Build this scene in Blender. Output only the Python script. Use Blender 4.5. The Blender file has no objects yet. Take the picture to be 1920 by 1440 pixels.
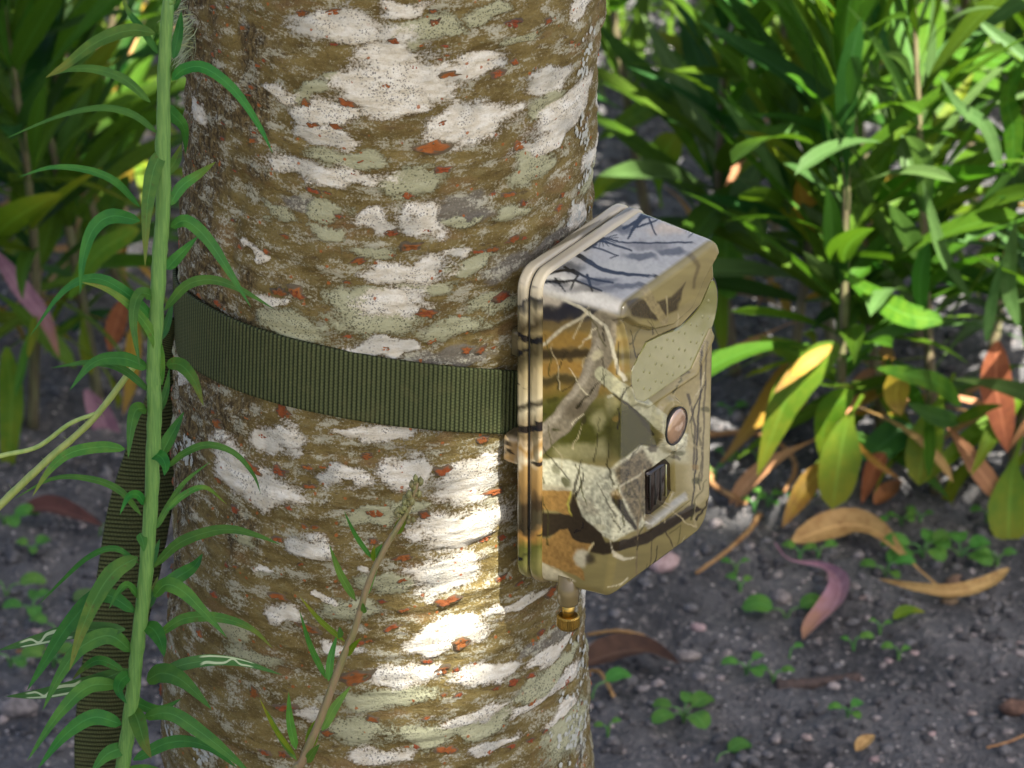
import bpy, math, random
import numpy as np
from mathutils import Vector, Matrix

random.seed(11); RNG = np.random.default_rng(11)
scn = bpy.context.scene
COL = scn.collection

# ------------------------------------------------------------------ camera
PITCH = math.radians(27.5); DIST = 2.2; FPX = 10560.0          # FPX: focal length in photo pixels (1920 wide)
AIM = np.array([0.049, 0.0, 0.35])
FWD = np.array([0, math.cos(PITCH), -math.sin(PITCH)]); UPV = np.array([0, math.sin(PITCH), math.cos(PITCH)])
CAM = AIM - FWD * DIST
cd = bpy.data.cameras.new('camera'); co = bpy.data.objects.new('camera', cd); COL.objects.link(co)
co.location = CAM; co.rotation_euler = (math.pi / 2 - PITCH, 0, 0)
cd.sensor_width = 36; cd.lens = FPX / 1920 * 36; cd.clip_start = 0.05; cd.clip_end = 2000
cd.dof.use_dof = True; cd.dof.focus_distance = DIST - 0.085; cd.dof.aperture_fstop = 26
scn.camera = co

# ------------------------------------------------------------------ light
SUN = Vector((0.30, -0.40, 0.86)).normalized()                 # towards the sun
w = bpy.data.worlds.new('World'); scn.world = w; w.use_nodes = True
nt = w.node_tree; nt.nodes.clear()
sky = nt.nodes.new('ShaderNodeTexSky'); sky.sky_type = 'NISHITA'; sky.sun_disc = False
sky.sun_elevation = math.asin(SUN.z); sky.sun_rotation = math.atan2(SUN.x, SUN.y)
sky.dust_density = 4.5; sky.air_density = 0.72; sky.ozone_density = 0.35
bg = nt.nodes.new('ShaderNodeBackground'); bg.inputs[1].default_value = 0.066
ow = nt.nodes.new('ShaderNodeOutputWorld')
nt.links.new(sky.outputs[0], bg.inputs[0]); nt.links.new(bg.outputs[0], ow.inputs[0])
sd = bpy.data.lights.new('sun', 'SUN'); sd.energy = 5.0; sd.angle = math.radians(0.53); sd.color = (1.0, 0.955, 0.87)
so = bpy.data.objects.new('sun', sd); COL.objects.link(so); so.location = (2, -3, 6)
so.rotation_euler = SUN.to_track_quat('Z', 'Y').to_euler()
vs = scn.view_settings; vs.view_transform = 'Standard'; vs.look = 'None'; vs.gamma = 1.0; vs.exposure = 2.4
vs.use_curve_mapping = False

# ------------------------------------------------------------------ pixel <-> space
def ray(px, py):
    return FWD + np.array([1.0, 0, 0]) * ((px - 960) / FPX) + UPV * ((720 - py) / FPX)
def at_y(px, py, y):
    r = ray(px, py); return CAM + r * ((y - CAM[1]) / r[1])
def at_z(px, py, z=0.0):
    r = ray(px, py); return CAM + r * ((z - CAM[2]) / r[2])
def proj(P):
    d = P - CAM; z = d @ FWD
    return np.stack([960 + FPX * d[..., 0] / z, 720 - FPX * (d @ UPV) / z], -1)

# ------------------------------------------------------------------ noise
_T = np.random.default_rng(5).random((256, 256))
def vn(x, y, s=0):
    x = np.asarray(x, float) + s * 17.31; y = np.asarray(y, float) + s * 9.77
    xi = np.floor(x).astype(int); yi = np.floor(y).astype(int); fx = x - xi; fy = y - yi
    fx = fx * fx * (3 - 2 * fx); fy = fy * fy * (3 - 2 * fy)
    a = _T[xi & 255, yi & 255]; b = _T[(xi + 1) & 255, yi & 255]; c = _T[xi & 255, (yi + 1) & 255]; d = _T[(xi + 1) & 255, (yi + 1) & 255]
    return (a * (1 - fx) + b * fx) * (1 - fy) + (c * (1 - fx) + d * fx) * fy - 0.5
def fbm(x, y, o=4, s=0):
    r = 0; a = 1.0
    for i in range(o):
        r = r + a * vn(x, y, s + i * 3); x = np.asarray(x) * 2.03; y = np.asarray(y) * 2.03; a *= 0.5
    return r
def sstep(a, b, x):
    t = np.clip((x - a) / (b - a), 0, 1); return t * t * (3 - 2 * t)

# ------------------------------------------------------------------ objects
def link(name, data, parent=None):
    o = bpy.data.objects.new(name, data); COL.objects.link(o)
    if parent is not None: o.parent = parent
    return o
def mesh(name, V, Fc, mat=None, smooth=True):
    me = bpy.data.meshes.new(name)
    V = np.asarray(V, np.float32)
    if isinstance(Fc, np.ndarray):
        k = Fc.shape[1]
        me.vertices.add(len(V)); me.vertices.foreach_set('co', V.ravel())
        me.loops.add(Fc.size); me.loops.foreach_set('vertex_index', Fc.ravel().astype(np.int32))
        me.polygons.add(len(Fc)); me.polygons.foreach_set('loop_start', (np.arange(len(Fc)) * k).astype(np.int32))
        me.update(calc_edges=True)
    else:
        me.from_pydata([tuple(v) for v in V.tolist()], [], Fc); me.update()
    if smooth: me.polygons.foreach_set('use_smooth', [True] * len(me.polygons))
    if mat: me.materials.append(mat)
    return me
def attr(me, name, vals):
    a = me.attributes.new(name, 'FLOAT', 'POINT'); a.data.foreach_set('value', np.asarray(vals, np.float32).ravel())
def cattr(me, name, rgb):
    a = me.attributes.new(name, 'FLOAT_COLOR', 'POINT'); c = np.ones((len(rgb), 4), np.float32); c[:, :3] = rgb
    a.data.foreach_set('color', c.ravel())
def uvset(me, U):
    uv = me.uv_layers.new(name='UVMap'); li = np.empty(len(me.loops), np.int32); me.loops.foreach_get('vertex_index', li)
    uv.data.foreach_set('uv', np.asarray(U, np.float32)[li].ravel())
def grid_faces(n, m, wrap=False, flip=False):
    i, j = np.meshgrid(np.arange(n - 1), np.arange(m if wrap else m - 1), indexing='ij')
    a = i * m + j; b = i * m + (j + 1) % m; c = (i + 1) * m + (j + 1) % m; d = (i + 1) * m + j
    f = np.stack([a, b, c, d], -1).reshape(-1, 4)
    return f[:, ::-1].copy() if flip else f
def tag(o, label=None, cat=None, group=None, kind=None):
    if label: o['label'] = label
    if cat: o['category'] = cat
    if group: o['group'] = group
    if kind: o['kind'] = kind
    return o
def empty(name, loc, label, cat, group=None):
    o = link(name, None); o.location = tuple(loc); o.empty_display_size = 0.01
    return tag(o, label, cat, group)
def setp(child, parent):
    child.parent = parent
    child.matrix_parent_inverse = Matrix.Translation(-Vector(parent.location)) if parent.parent is None else Matrix.Identity(4)
def catmull(P, n):
    P = np.asarray(P, float)
    if len(P) == 2: t = np.linspace(0, 1, n)[:, None]; return P[0] * (1 - t) + P[1] * t
    Q = np.vstack([2 * P[0] - P[1], P, 2 * P[-1] - P[-2]]); out = []
    for s in np.linspace(0, len(P) - 1, n):
        i = min(int(s), len(P) - 2); t = s - i; a, b, c, d = Q[i:i + 4]
        out.append(0.5 * (2 * b + (c - a) * t + (2 * a - 5 * b + 4 * c - d) * t * t + (3 * b - a - 3 * c + d) * t ** 3))
    return np.array(out)
def unit(v): return v / (np.linalg.norm(v, axis=-1, keepdims=True) + 1e-12)
def tube(P, R, k=8, caps=True, wob=0.0, seed=0):
    P = np.asarray(P, float); n = len(P); R = np.broadcast_to(np.asarray(R, float), (n,))
    T = unit(np.gradient(P, axis=0)); V = []
    ref = np.array([0.3, 0.9, 0.2]) if abs(T[0] @ np.array([0.3, 0.9, 0.2])) < 0.9 else np.array([1.0, 0, 0])
    for i in range(n):
        s = unit(np.cross(T[i], ref)); ref = np.cross(s, T[i]); a = np.arange(k) / k * 2 * np.pi
        r = R[i] * (1 + wob * (_T[(np.arange(k) * 7 + seed) & 255, (i * 3 + seed) & 255] - .5))
        V.append(P[i] + (np.cos(a) * r)[:, None] * s + (np.sin(a) * r)[:, None] * ref)
    V = np.concatenate(V); Fc = grid_faces(n, k, wrap=True).tolist()
    if caps: Fc += [list(range(k))[::-1], list(range((n - 1) * k, n * k))]
    return V, Fc

# ------------------------------------------------------------------ materials
class NT:
    def __init__(s, name):
        s.m = bpy.data.materials.new(name); s.m.use_nodes = True; s.t = s.m.node_tree; s.t.nodes.clear()
        s.out = s.n('ShaderNodeOutputMaterial')
    def n(s, typ, **kw):
        nd = s.t.nodes.new(typ)
        for k, v in kw.items(): setattr(nd, k, v)
        return nd
    def put(s, sock, v):
        if isinstance(v, bpy.types.NodeSocket): s.t.links.new(v, sock)
        elif v is not None: sock.default_value = (tuple(v) + (1.0,) if isinstance(v, tuple) and len(v) == 3 and sock.type == 'RGBA' else v)
    def math(s, op, a, b=None, c=None):
        nd = s.n('ShaderNodeMath', operation=op); s.put(nd.inputs[0], a)
        if b is not None: s.put(nd.inputs[1], b)
        if c is not None: s.put(nd.inputs[2], c)
        return nd.outputs[0]
    def mix(s, f, a, b, mode='MIX'):
        nd = s.n('ShaderNodeMix', data_type='RGBA', blend_type=mode); s.put(nd.inputs[0], f); s.put(nd.inputs[6], a); s.put(nd.inputs[7], b)
        return nd.outputs[2]
    def noise(s, vec, scale, detail=4, rough=0.55, dist=0.0):
        nd = s.n('ShaderNodeTexNoise'); s.put(nd.inputs['Vector'], vec); nd.inputs['Scale'].default_value = scale
        nd.inputs['Detail'].default_value = detail; nd.inputs['Roughness'].default_value = rough; nd.inputs['Distortion'].default_value = dist
        return nd.outputs[0]
    def voro(s, vec, scale, feat='F1'):
        nd = s.n('ShaderNodeTexVoronoi', feature=feat); s.put(nd.inputs['Vector'], vec); nd.inputs['Scale'].default_value = scale
        return nd
    def ss(s, x, a, b, lo=0.0, hi=1.0):
        nd = s.n('ShaderNodeMapRange', interpolation_type='SMOOTHSTEP'); s.put(nd.inputs[0], x)
        nd.inputs[1].default_value = a; nd.inputs[2].default_value = b; nd.inputs[3].default_value = lo; nd.inputs[4].default_value = hi
        return nd.outputs[0]
    def attr(s, name, out=2):
        nd = s.n('ShaderNodeAttribute'); nd.attribute_name = name; return nd.outputs[out]
    def mapping(s, vec, sc):
        nd = s.n('ShaderNodeMapping'); s.put(nd.inputs[0], vec); nd.inputs[3].default_value = sc; return nd.outputs[0]
    def bump(s, h, strength=0.5, dist=0.001, nrm=None):
        nd = s.n('ShaderNodeBump'); s.put(nd.inputs['Height'], h); nd.inputs['Strength'].default_value = strength
        nd.inputs['Distance'].default_value = dist
        if nrm is not None: s.put(nd.inputs['Normal'], nrm)
        return nd.outputs[0]
    def prin(s, col, rough=0.6, nrm=None, **kw):
        nd = s.n('ShaderNodeBsdfPrincipled'); s.put(nd.inputs['Base Color'], col); s.put(nd.inputs['Roughness'], rough)
        if nrm is not None: s.put(nd.inputs['Normal'], nrm)
        for k, v in kw.items(): s.put(nd.inputs[k], v)
        return nd.outputs[0]
    def done(s, sh): s.t.links.new(sh, s.out.inputs[0]); return s.m
    def obj(s): return s.n('ShaderNodeTexCoord').outputs['Object']
    def uv(s): return s.n('ShaderNodeTexCoord').outputs['UV']
    def rnd(s): return s.n('ShaderNodeObjectInfo').outputs['Random']

def hsvjit(t, col, amt_v=0.35, amt_h=0.04):
    nd = t.n('ShaderNodeHueSaturation'); r = t.rnd()
    t.put(nd.inputs['Hue'], t.math('MULTIPLY_ADD', r, amt_h, 0.5 - amt_h / 2))
    r2 = t.math('FRACT', t.math('MULTIPLY', r, 7.31))
    t.put(nd.inputs['Value'], t.math('MULTIPLY_ADD', r2, amt_v, 1 - amt_v / 2)); t.put(nd.inputs['Color'], col)
    return nd.outputs[0]
def leaf_mat(name, col, col2=None, tipcol=None, trans=0.4, rough=0.42, mine=False, spots=0.0):
    t = NT(name); uv = t.uv(); sp = t.n('ShaderNodeSeparateXYZ'); t.put(sp.inputs[0], uv); u, v = sp.outputs[0], sp.outputs[1]
    nz = t.noise(t.obj(), 160, 4)
    c = t.mix(t.ss(nz, 0.35, 0.7), col, col2 or tuple(x * 0.72 for x in col))
    if tipcol: c = t.mix(t.ss(t.math('ADD', u, t.math('MULTIPLY', nz, 0.5)), 0.75, 1.25), c, tipcol)
    if spots: c = t.mix(t.math('MULTIPLY', t.ss(t.noise(t.obj(), 330, 3), 0.60, 0.68), spots), c, (0.10, 0.05, 0.02))
    av = t.math('ABSOLUTE', t.math('SUBTRACT', v, 0.5))
    rib = t.ss(av, 0.015, 0.06, 1.0, 0.0)
    c = t.mix(t.math('MULTIPLY', rib, 0.45), c, tuple(min(1, x * 1.7 + 0.03) for x in col))
    c = hsvjit(t, c)
    if mine:
        path = t.math('MULTIPLY_ADD', t.math('SINE', t.math('ADD', t.math('MULTIPLY', u, 17.0), t.math('MULTIPLY', t.math('SINE', t.math('MULTIPLY', u, 19.0)), 1.6))), 0.27, 0.5)
        k = t.ss(t.math('ABSOLUTE', t.math('SUBTRACT', v, path)), 0.15, 0.09); k = t.math('MAXIMUM', k, t.ss(t.math('ABSOLUTE', t.math('SUBTRACT', v, 0.14)), 0.10, 0.05))
        k = t.math('MULTIPLY', k, t.math('MULTIPLY', t.ss(u, 0.38, 0.42), t.ss(u, 0.82, 0.78)))
        c = t.mix(k, c, (0.42, 0.52, 0.32))
    st = t.n('ShaderNodeTexWave', bands_direction='Y'); t.put(st.inputs[0], uv); st.inputs['Scale'].default_value = 5; st.inputs['Distortion'].default_value = 0.6
    h = t.math('ADD', t.math('MULTIPLY', st.outputs[1], 0.25), t.math('ADD', nz, t.math('MULTIPLY', rib, -0.6)))
    nrm = t.bump(h, 0.35, 0.0006)
    p = t.prin(c, t.math('MULTIPLY_ADD', nz, 0.25, rough - 0.05), nrm, **{'Specular IOR Level': 0.26})
    tr = t.n('ShaderNodeBsdfTranslucent'); t.put(tr.inputs[0], t.mix(0.5, c, t.mix(1.0, c, (1.0, 1.0, 0.25), 'MULTIPLY'))); t.put(tr.inputs[1], nrm)
    ms = t.n('ShaderNodeMixShader'); ms.inputs[0].default_value = trans
    t.t.links.new(p, ms.inputs[1]); t.t.links.new(tr.outputs[0], ms.inputs[2])
    return t.done(ms.outputs[0])
def stem_mat(name, col, col2, rough=0.5, sc=(60, 60, 12)):
    t = NT(name); o = t.mapping(t.obj(), sc); nz = t.noise(o, 6, 5)
    c = hsvjit(t, t.mix(t.ss(nz, 0.35, 0.65), col, col2), 0.25)
    return t.done(t.prin(c, rough, t.bump(nz, 0.3, 0.0008)))

M = {}
M['lily'] = leaf_mat('narrow_leaf_green', (0.032, 0.140, 0.022), (0.058, 0.185, 0.026), trans=0.32)
M['lily_spot'] = leaf_mat('narrow_leaf_spotted', (0.045, 0.155, 0.022), (0.085, 0.20, 0.028), (0.16, 0.20, 0.03), trans=0.35, spots=0.35)
M['lily_mined'] = leaf_mat('mined_leaf_green', (0.035, 0.13, 0.03), (0.05, 0.15, 0.03), trans=0.25, mine=True)
M['green'] = leaf_mat('bush_leaf_green', (0.055, 0.145, 0.011), (0.100, 0.200, 0.013), trans=0.52, spots=0.22)
M['dark'] = leaf_mat('bush_leaf_dark', (0.022, 0.078, 0.012), (0.035, 0.105, 0.014), trans=0.38)
M['grey'] = leaf_mat('bush_leaf_grey_green', (0.070, 0.138, 0.036), (0.095, 0.17, 0.048), trans=0.35)
M['lime'] = leaf_mat('bush_leaf_lime', (0.12, 0.23, 0.014), (0.17, 0.26, 0.016), (0.24, 0.27, 0.02), trans=0.55)
M['yellow'] = leaf_mat('leaf_yellow', (0.42, 0.28, 0.035), (0.36, 0.20, 0.03), (0.35, 0.20, 0.06), trans=0.4, spots=0.3)
M['dry'] = leaf_mat('leaf_dry_tan', (0.42, 0.24, 0.10), (0.30, 0.15, 0.06), trans=0.22, rough=0.6, spots=0.35)
M['rust'] = leaf_mat('leaf_rust', (0.33, 0.135, 0.045), (0.22, 0.085, 0.03), trans=0.25, rough=0.65, spots=0.4)
M['pink'] = leaf_mat('leaf_pink', (0.33, 0.18, 0.21), (0.25, 0.12, 0.16), (0.38, 0.22, 0.12), trans=0.25, rough=0.55)
M['darkbrown'] = leaf_mat('leaf_dark_brown', (0.07, 0.032, 0.02), (0.045, 0.022, 0.016), trans=0.05, rough=0.7, spots=0.3)
M['seed'] = leaf_mat('seedling_green', (0.07, 0.20, 0.03), (0.10, 0.24, 0.035), trans=0.35)
M['stem_green'] = stem_mat('stem_green', (0.055, 0.165, 0.035), (0.095, 0.225, 0.05), sc=(240, 240, 14))
M['stem_pale'] = stem_mat('stem_pale', (0.30, 0.36, 0.10), (0.22, 0.30, 0.07))
M['stem_brown'] = stem_mat('stem_brown', (0.26, 0.165, 0.10), (0.20, 0.14, 0.075))
M['stem_sprig'] = stem_mat('stem_sprig', (0.22, 0.165, 0.085), (0.17, 0.165, 0.06))
M['stem_bush'] = stem_mat('stem_bush', (0.16, 0.15, 0.07), (0.11, 0.085, 0.05))
M['bud'] = stem_mat('bud_olive', (0.22, 0.22, 0.08), (0.14, 0.13, 0.05), sc=(400, 400, 400))
M['twig'] = stem_mat('twig_brown', (0.075, 0.05, 0.038), (0.04, 0.028, 0.022), 0.8)

# ------------------------------------------------------------------ ground
def gh(x, y):
    return (fbm(x * 9, y * 9, 3, 40) * 0.014 + fbm(x * 45, y * 45, 4, 50) * 0.007)
def soil_mat():
    t = NT('soil'); o = t.obj()
    a = t.noise(o, 14, 5, 0.6); b = t.noise(o, 170, 5, 0.7); g = t.voro(o, 380)
    c = t.mix(t.ss(a, 0.38, 0.62), (0.050, 0.050, 0.052), (0.108, 0.105, 0.106))
    c = t.mix(t.ss(b, 0.50, 0.72), c, (0.21, 0.19, 0.178))
    c = t.mix(t.ss(b, 0.42, 0.30), c, (0.022, 0.018, 0.016))
    sep = t.n('ShaderNodeSeparateXYZ'); t.put(sep.inputs[0], g.outputs['Color'])
    c = t.mix(t.math('MULTIPLY', t.ss(sep.outputs[0], 0.93, 0.96), t.ss(g.outputs['Distance'], 0.45, 0.3)), c, (0.42, 0.38, 0.35))
    far = t.n('ShaderNodeSeparateXYZ'); t.put(far.inputs[0], o)
    c = t.mix(t.ss(far.outputs[1], -0.9, -1.6), c, t.mix(t.ss(t.noise(o, 0.7, 4), 0.45, 0.58), (0.34, 0.26, 0.18), (0.10, 0.13, 0.04)))  # unseen ground behind the camera turns pale and sandy to bounce warm light
    h = t.math('ADD', t.math('MULTIPLY', b, 1.0), t.math('MULTIPLY', g.outputs['Distance'], -0.5))
    return t.done(t.prin(c, 0.9, t.bump(h, 0.9, 0.004), **{'Specular IOR Level': 0.2}))
def nonuni(lo, hi, step, far, n):
    a = np.arange(lo, hi + 1e-9, step); e = np.geomspace(step * 3, far, n)
    return np.concatenate([lo - e[::-1], a, hi + e])
M['soil'] = soil_mat()
gx = nonuni(-0.55, 0.65, 0.0035, 400, 36); gy = nonuni(0.12, 1.45, 0.0035, 400, 36)
X, Y = np.meshgrid(gx, gy, indexing='ij')
fade = np.clip(1 - (np.hypot(X, Y) - 2.5) / 3, 0, 1)
Z = gh(X, Y) * fade
gm = mesh('ground', np.stack([X, Y, Z], -1).reshape(-1, 3), grid_faces(len(gx), len(gy), flip=True), M['soil'])
ground = tag(link('ground', gm), 'dark grey crumbly sandy soil under the plants', None, None, 'structure')
def on_ground(px, py, lift=0.0):
    z = 0.0
    for _ in range(5):
        p = at_z(px, py, z); z = float(gh(p[0], p[1])) + lift
    return p

# loose crumbs: nobody could count them
ICO = [(0, 0, 1)] + [(math.cos(a) * .9, math.sin(a) * .9, .3) for a in np.arange(5) * 1.2566] + [(math.cos(a + .63) * .9, math.sin(a + .63) * .9, -.4) for a in np.arange(5) * 1.2566] + [(0, 0, -1)]
ICOF = [(0, 1 + i, 1 + (i + 1) % 5) for i in range(5)] + [(1 + i, 6 + i, 1 + (i + 1) % 5) for i in range(5)] + [(1 + (i + 1) % 5, 6 + i, 6 + (i + 1) % 5) for i in range(5)] + [(11, 6 + (i + 1) % 5, 6 + i) for i in range(5)]
ICO = np.array(ICO); ICOF = np.array(ICOF)
def crumb_mat():
    t = NT('soil_crumbs'); a = t.attr('tone'); nz = t.noise(t.obj(), 420, 4)
    c = t.mix(t.ss(a, 0.0, 0.75), (0.052, 0.052, 0.054), (0.145, 0.141, 0.142)); c = t.mix(t.ss(a, 0.88, 1.0), c, (0.34, 0.29, 0.27))
    c = t.mix(t.ss(nz, 0.4, 0.7, 0, 0.5), c, (0.05, 0.04, 0.036))
    return t.done(t.prin(c, 0.9, t.bump(nz, 0.7, 0.001), **{'Specular IOR Level': 0.2}))
NC = 20000
cx_ = RNG.uniform(-0.42, 0.52, NC); cy_ = RNG.uniform(0.16, 1.35, NC); cr = 0.0013 * np.exp(RNG.normal(0.05, 0.62, NC)); cr = np.clip(cr, 0.0007, 0.0036)
V = ICO[None] * (1 + RNG.uniform(-.42, .42, (NC, 12, 1))) * cr[:, None, None] * np.array([1, 1, .75])
V[:, :, 0] += cx_[:, None]; V[:, :, 1] += cy_[:, None]; V[:, :, 2] += (gh(cx_, cy_) + cr * 0.25)[:, None]
Fc = (ICOF[None] + (np.arange(NC) * 12)[:, None, None]).reshape(-1, 3)
cm = mesh('soil_crumbs', V.reshape(-1, 3), Fc, crumb_mat()); attr(cm, 'tone', np.repeat(RNG.random(NC), 12))
tag(link('soil_crumbs', cm), 'loose grey crumbs and grit of soil covering the ground', 'soil', None, 'stuff')

# ------------------------------------------------------------------ tree trunk
EDG = [(0, 335, 1127), (150, 342, 1122), (300, 345, 1113), (450, 342, 1108), (600, 338, 1103), (800, 330, 1100), (1000, 322, 1098), (1200, 312, 1103), (1440, 305, 1112)]
ez, ecx, er = [], [], []
for py, l, r in EDG[::-1]:
    a = at_y(l, py, 0); b = at_y(r, py, 0); ez.append(a[2]); ecx.append((a[0] + b[0]) / 2); er.append((b[0] - a[0]) / 2)
ez = np.array([-0.05, 0.0, 0.06] + ez + [1.2, 2.6]); ecx = np.array([ecx[0]] * 3 + ecx + [ecx[-1] + .01, 0.05]); er = np.array([er[0] + .045, er[0] + .028, er[0] + .010] + er + [er[-1] * .97, 0.066])
def TR(z): return np.interp(z, ez, er)
def TC(z): return np.interp(z, ez, ecx)
def trunk_hit(px, py, off=0.0):
    r = ray(px, py); z = 0.35
    for _ in range(8):
        cx, R = TC(z), TR(z) + off
        A = r[0] ** 2 + r[1] ** 2; o = CAM - np.array([cx, 0, 0]); B = o[0] * r[0] + o[1] * r[1]; Cc = o[0] ** 2 + o[1] ** 2 - R * R
        D = max(B * B - A * Cc, 0.0); t = (-B - math.sqrt(D)) / A; p = CAM + r * t; z = p[2]
    return math.atan2(p[0] - TC(z), -p[1]), z
RB = 0.08
W_P = [(640,47,98,24),(751,9,55,10),(735,165,112,42),(730,107,58,32),(525,167,25,14),(598,209,62,20),(602,248,58,14),(871,239,88,32),(888,124,68,20),(1029,149,44,20),(1072,200,60,34),(1046,255,56,15),
 (610,325,120,20),(790,414,46,32),(700,410,32,17),(764,508,72,26),(730,572,62,26),(482,478,24,15),(1084,405,18,24),(367,205,14,22),(853,476,28,8),(1084,17,36,20),(697,650,64,15),(750,657,34,18),
 (515,826,42,32),(435,850,36,30),(480,905,72,34),(712,812,78,18),(639,894,52,19),(762,881,46,30),(872,908,68,29),(868,986,80,34),(593,1027,46,18),(840,1073,74,36),(506,1078,17,6),(529,1146,36,15),(602,1124,24,7),
 (685,1059,22,8),(850,1192,80,26),(758,1265,60,23),(575,1339,24,9),(698,1416,52,19),(904,1265,56,18),(978,1128,46,13),(895,867,50,13),(640,1215,40,12),(1030,1225,44,15),(1062,1268,34,16),(880,1345,60,12),(520,560,34,9),(1060,1330,30,15),(985,1330,40,12),(930,1400,50,10)]
G_P = [(798,51,77,23),(572,162,32,16),(1025,188,42,18),(1003,307,36,22),(645,290,66,15),(773,342,48,25),(610,431,40,15),(790,544,54,14),(879,497,36,14),(670,563,50,26),(870,410,34,13),(614,141,26,11),(548,612,64,26),
 (707,597,80,30),(850,620,55,22),(703,972,46,19),(657,1146,50,26),(715,1090,50,20),(726,1311,80,22),(666,1371,70,22),(804,1384,56,26),(620,395,36,12),(930,560,40,16),(960,395,34,18),(925,20,40,12),(560,700,30,10),(880,1370,80,20),(1075,1370,36,50),(1050,1245,40,16),(1010,1290,52,18),(470,1230,40,14),(760,945,40,14),(640,760,30,12),(430,1180,26,20),(455,1010,34,12),(520,395,40,12),(690,470,40,10),(980,60,40,10)]
V_P = [(980,495,80,20),(850,672,90,14),(1050,445,50,24),(870,395,70,26),(1090,1400,20,60),(1040,1190,60,14),(560,380,50,12)]  # dark grey stains, plus a strip of painted shade above the strap
def ppatch(L, n_rand, seed, sx, sy):
    out = []
    for px, py, rx, ry in L:
        th, z = trunk_hit(px, py); th2, _ = trunk_hit(min(px + rx * 0.3, 1088), py); th1, _ = trunk_hit(max(px - rx * 0.3, 350), py)
        rt = min(max((th2 - th1) * RB / 0.6, rx / 4800), rx / 4800 * 2.4)
        out.append((th * RB, z, rt, ry / 4250))
    r = np.random.default_rng(seed)
    for _ in range(n_rand):
        th = r.uniform(1.35, 2 * math.pi - 1.35); th = th if th < math.pi else th - 2 * math.pi
        out.append((th * RB, r.uniform(0.0, 1.5), r.uniform(*sx), r.uniform(*sy)))
    for _ in range(n_rand // 2):
        th = r.uniform(-1.35, 1.35); z = r.choice([r.uniform(0, 0.17), r.uniform(0.56, 1.4)])
        out.append((th * RB, z, r.uniform(*sx), r.uniform(*sy)))
    return out
ths = np.concatenate([np.linspace(-math.pi, -1.85, 26)[:-1], np.arange(-1.85, 1.85, 0.0102), np.linspace(1.85, math.pi, 26)[1:]])
zs = np.concatenate([np.linspace(-0.04, 0.15, 40)[:-1], np.arange(0.15, 0.60, 0.00085), np.linspace(0.60, 2.6, 90)[1:]])
TH, ZZ = np.meshgrid(ths, zs)                                     # rows z, cols theta
U = TH * RB
def field(L):
    f = np.full(U.shape, -1.0)
    wx = fbm(U * 90, ZZ * 130, 3, 3) * 0.010; wy = fbm(U * 90, ZZ * 130, 3, 7) * 0.006
    for cu, cz, a, b in L:
        k = np.hypot((U + wx - cu) / a, (ZZ + wy - cz) / b); f = np.maximum(f, 1 - k)
    return f
fW = field(ppatch(W_P, 130, 1, (0.006, 0.02), (0.0025, 0.007))); fG = field(ppatch(G_P, 90, 2, (0.006, 0.016), (0.0025, 0.006))); fV = field(ppatch(V_P, 30, 3, (0.008, 0.02), (0.003, 0.006)))
thl1, _ = trunk_hit(350, 300); thl2, _ = trunk_hit(490, 300)
rough = 0.85 * sstep(thl2 + 0.12, thl2 - 0.38, TH + fbm(U * 60, ZZ * 45, 3, 23) * 0.5) * sstep(-2.0, -1.6, TH) * sstep(0.20, 0.36, ZZ + fbm(U * 60, ZZ * 20, 3, 21) * 0.15)
rough = np.clip(rough + 0.35 * sstep(1.15, 1.4, TH), 0, 1)
def trunk_disp(u, z, rg):
    big = fbm(u * 22, z * 26, 3, 11) * 0.0030
    ring = fbm(u * 30, z * 190, 4, 15) * 0.0019                    # horizontal bark folds
    rgh = fbm(u * 420, z * 130, 4, 19) * 0.0013 * rg
    return big + ring + rgh
def vgroove(th, z):
    c = thl2 - 0.10 + 0.22 * fbm(z * 14, z * 0, 3, 77)
    return -0.0013 * np.exp(-((th - c) / 0.035) ** 2) * sstep(0.30, 0.42, z) * (0.6 + vn(z * 60, z * 0, 78))
disp = trunk_disp(U, ZZ, rough) + vgroove(TH, ZZ) + 0.00045 * np.clip(fW * 6, 0, 1) + 0.0003 * np.clip(fG * 6, 0, 1)
def trunk_pt(th, z, extra=0.0):
    th = np.asarray(th); z = np.asarray(z); fl = 0.012 * sstep(0.12, -0.02, z) * np.cos(th * 5 + 1)
    R = TR(z) + fl + extra; return np.stack([TC(z) + R * np.sin(th), -R * np.cos(th), z], -1)
tm = mesh('trunk', trunk_pt(TH, ZZ, disp).reshape(-1, 3), grid_faces(len(zs), len(ths)))
attr(tm, 'white', fW); attr(tm, 'pale', fG); attr(tm, 'violet', fV); attr(tm, 'roughbark', rough)
uvset(tm, np.stack([U, ZZ], -1).reshape(-1, 2))
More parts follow.
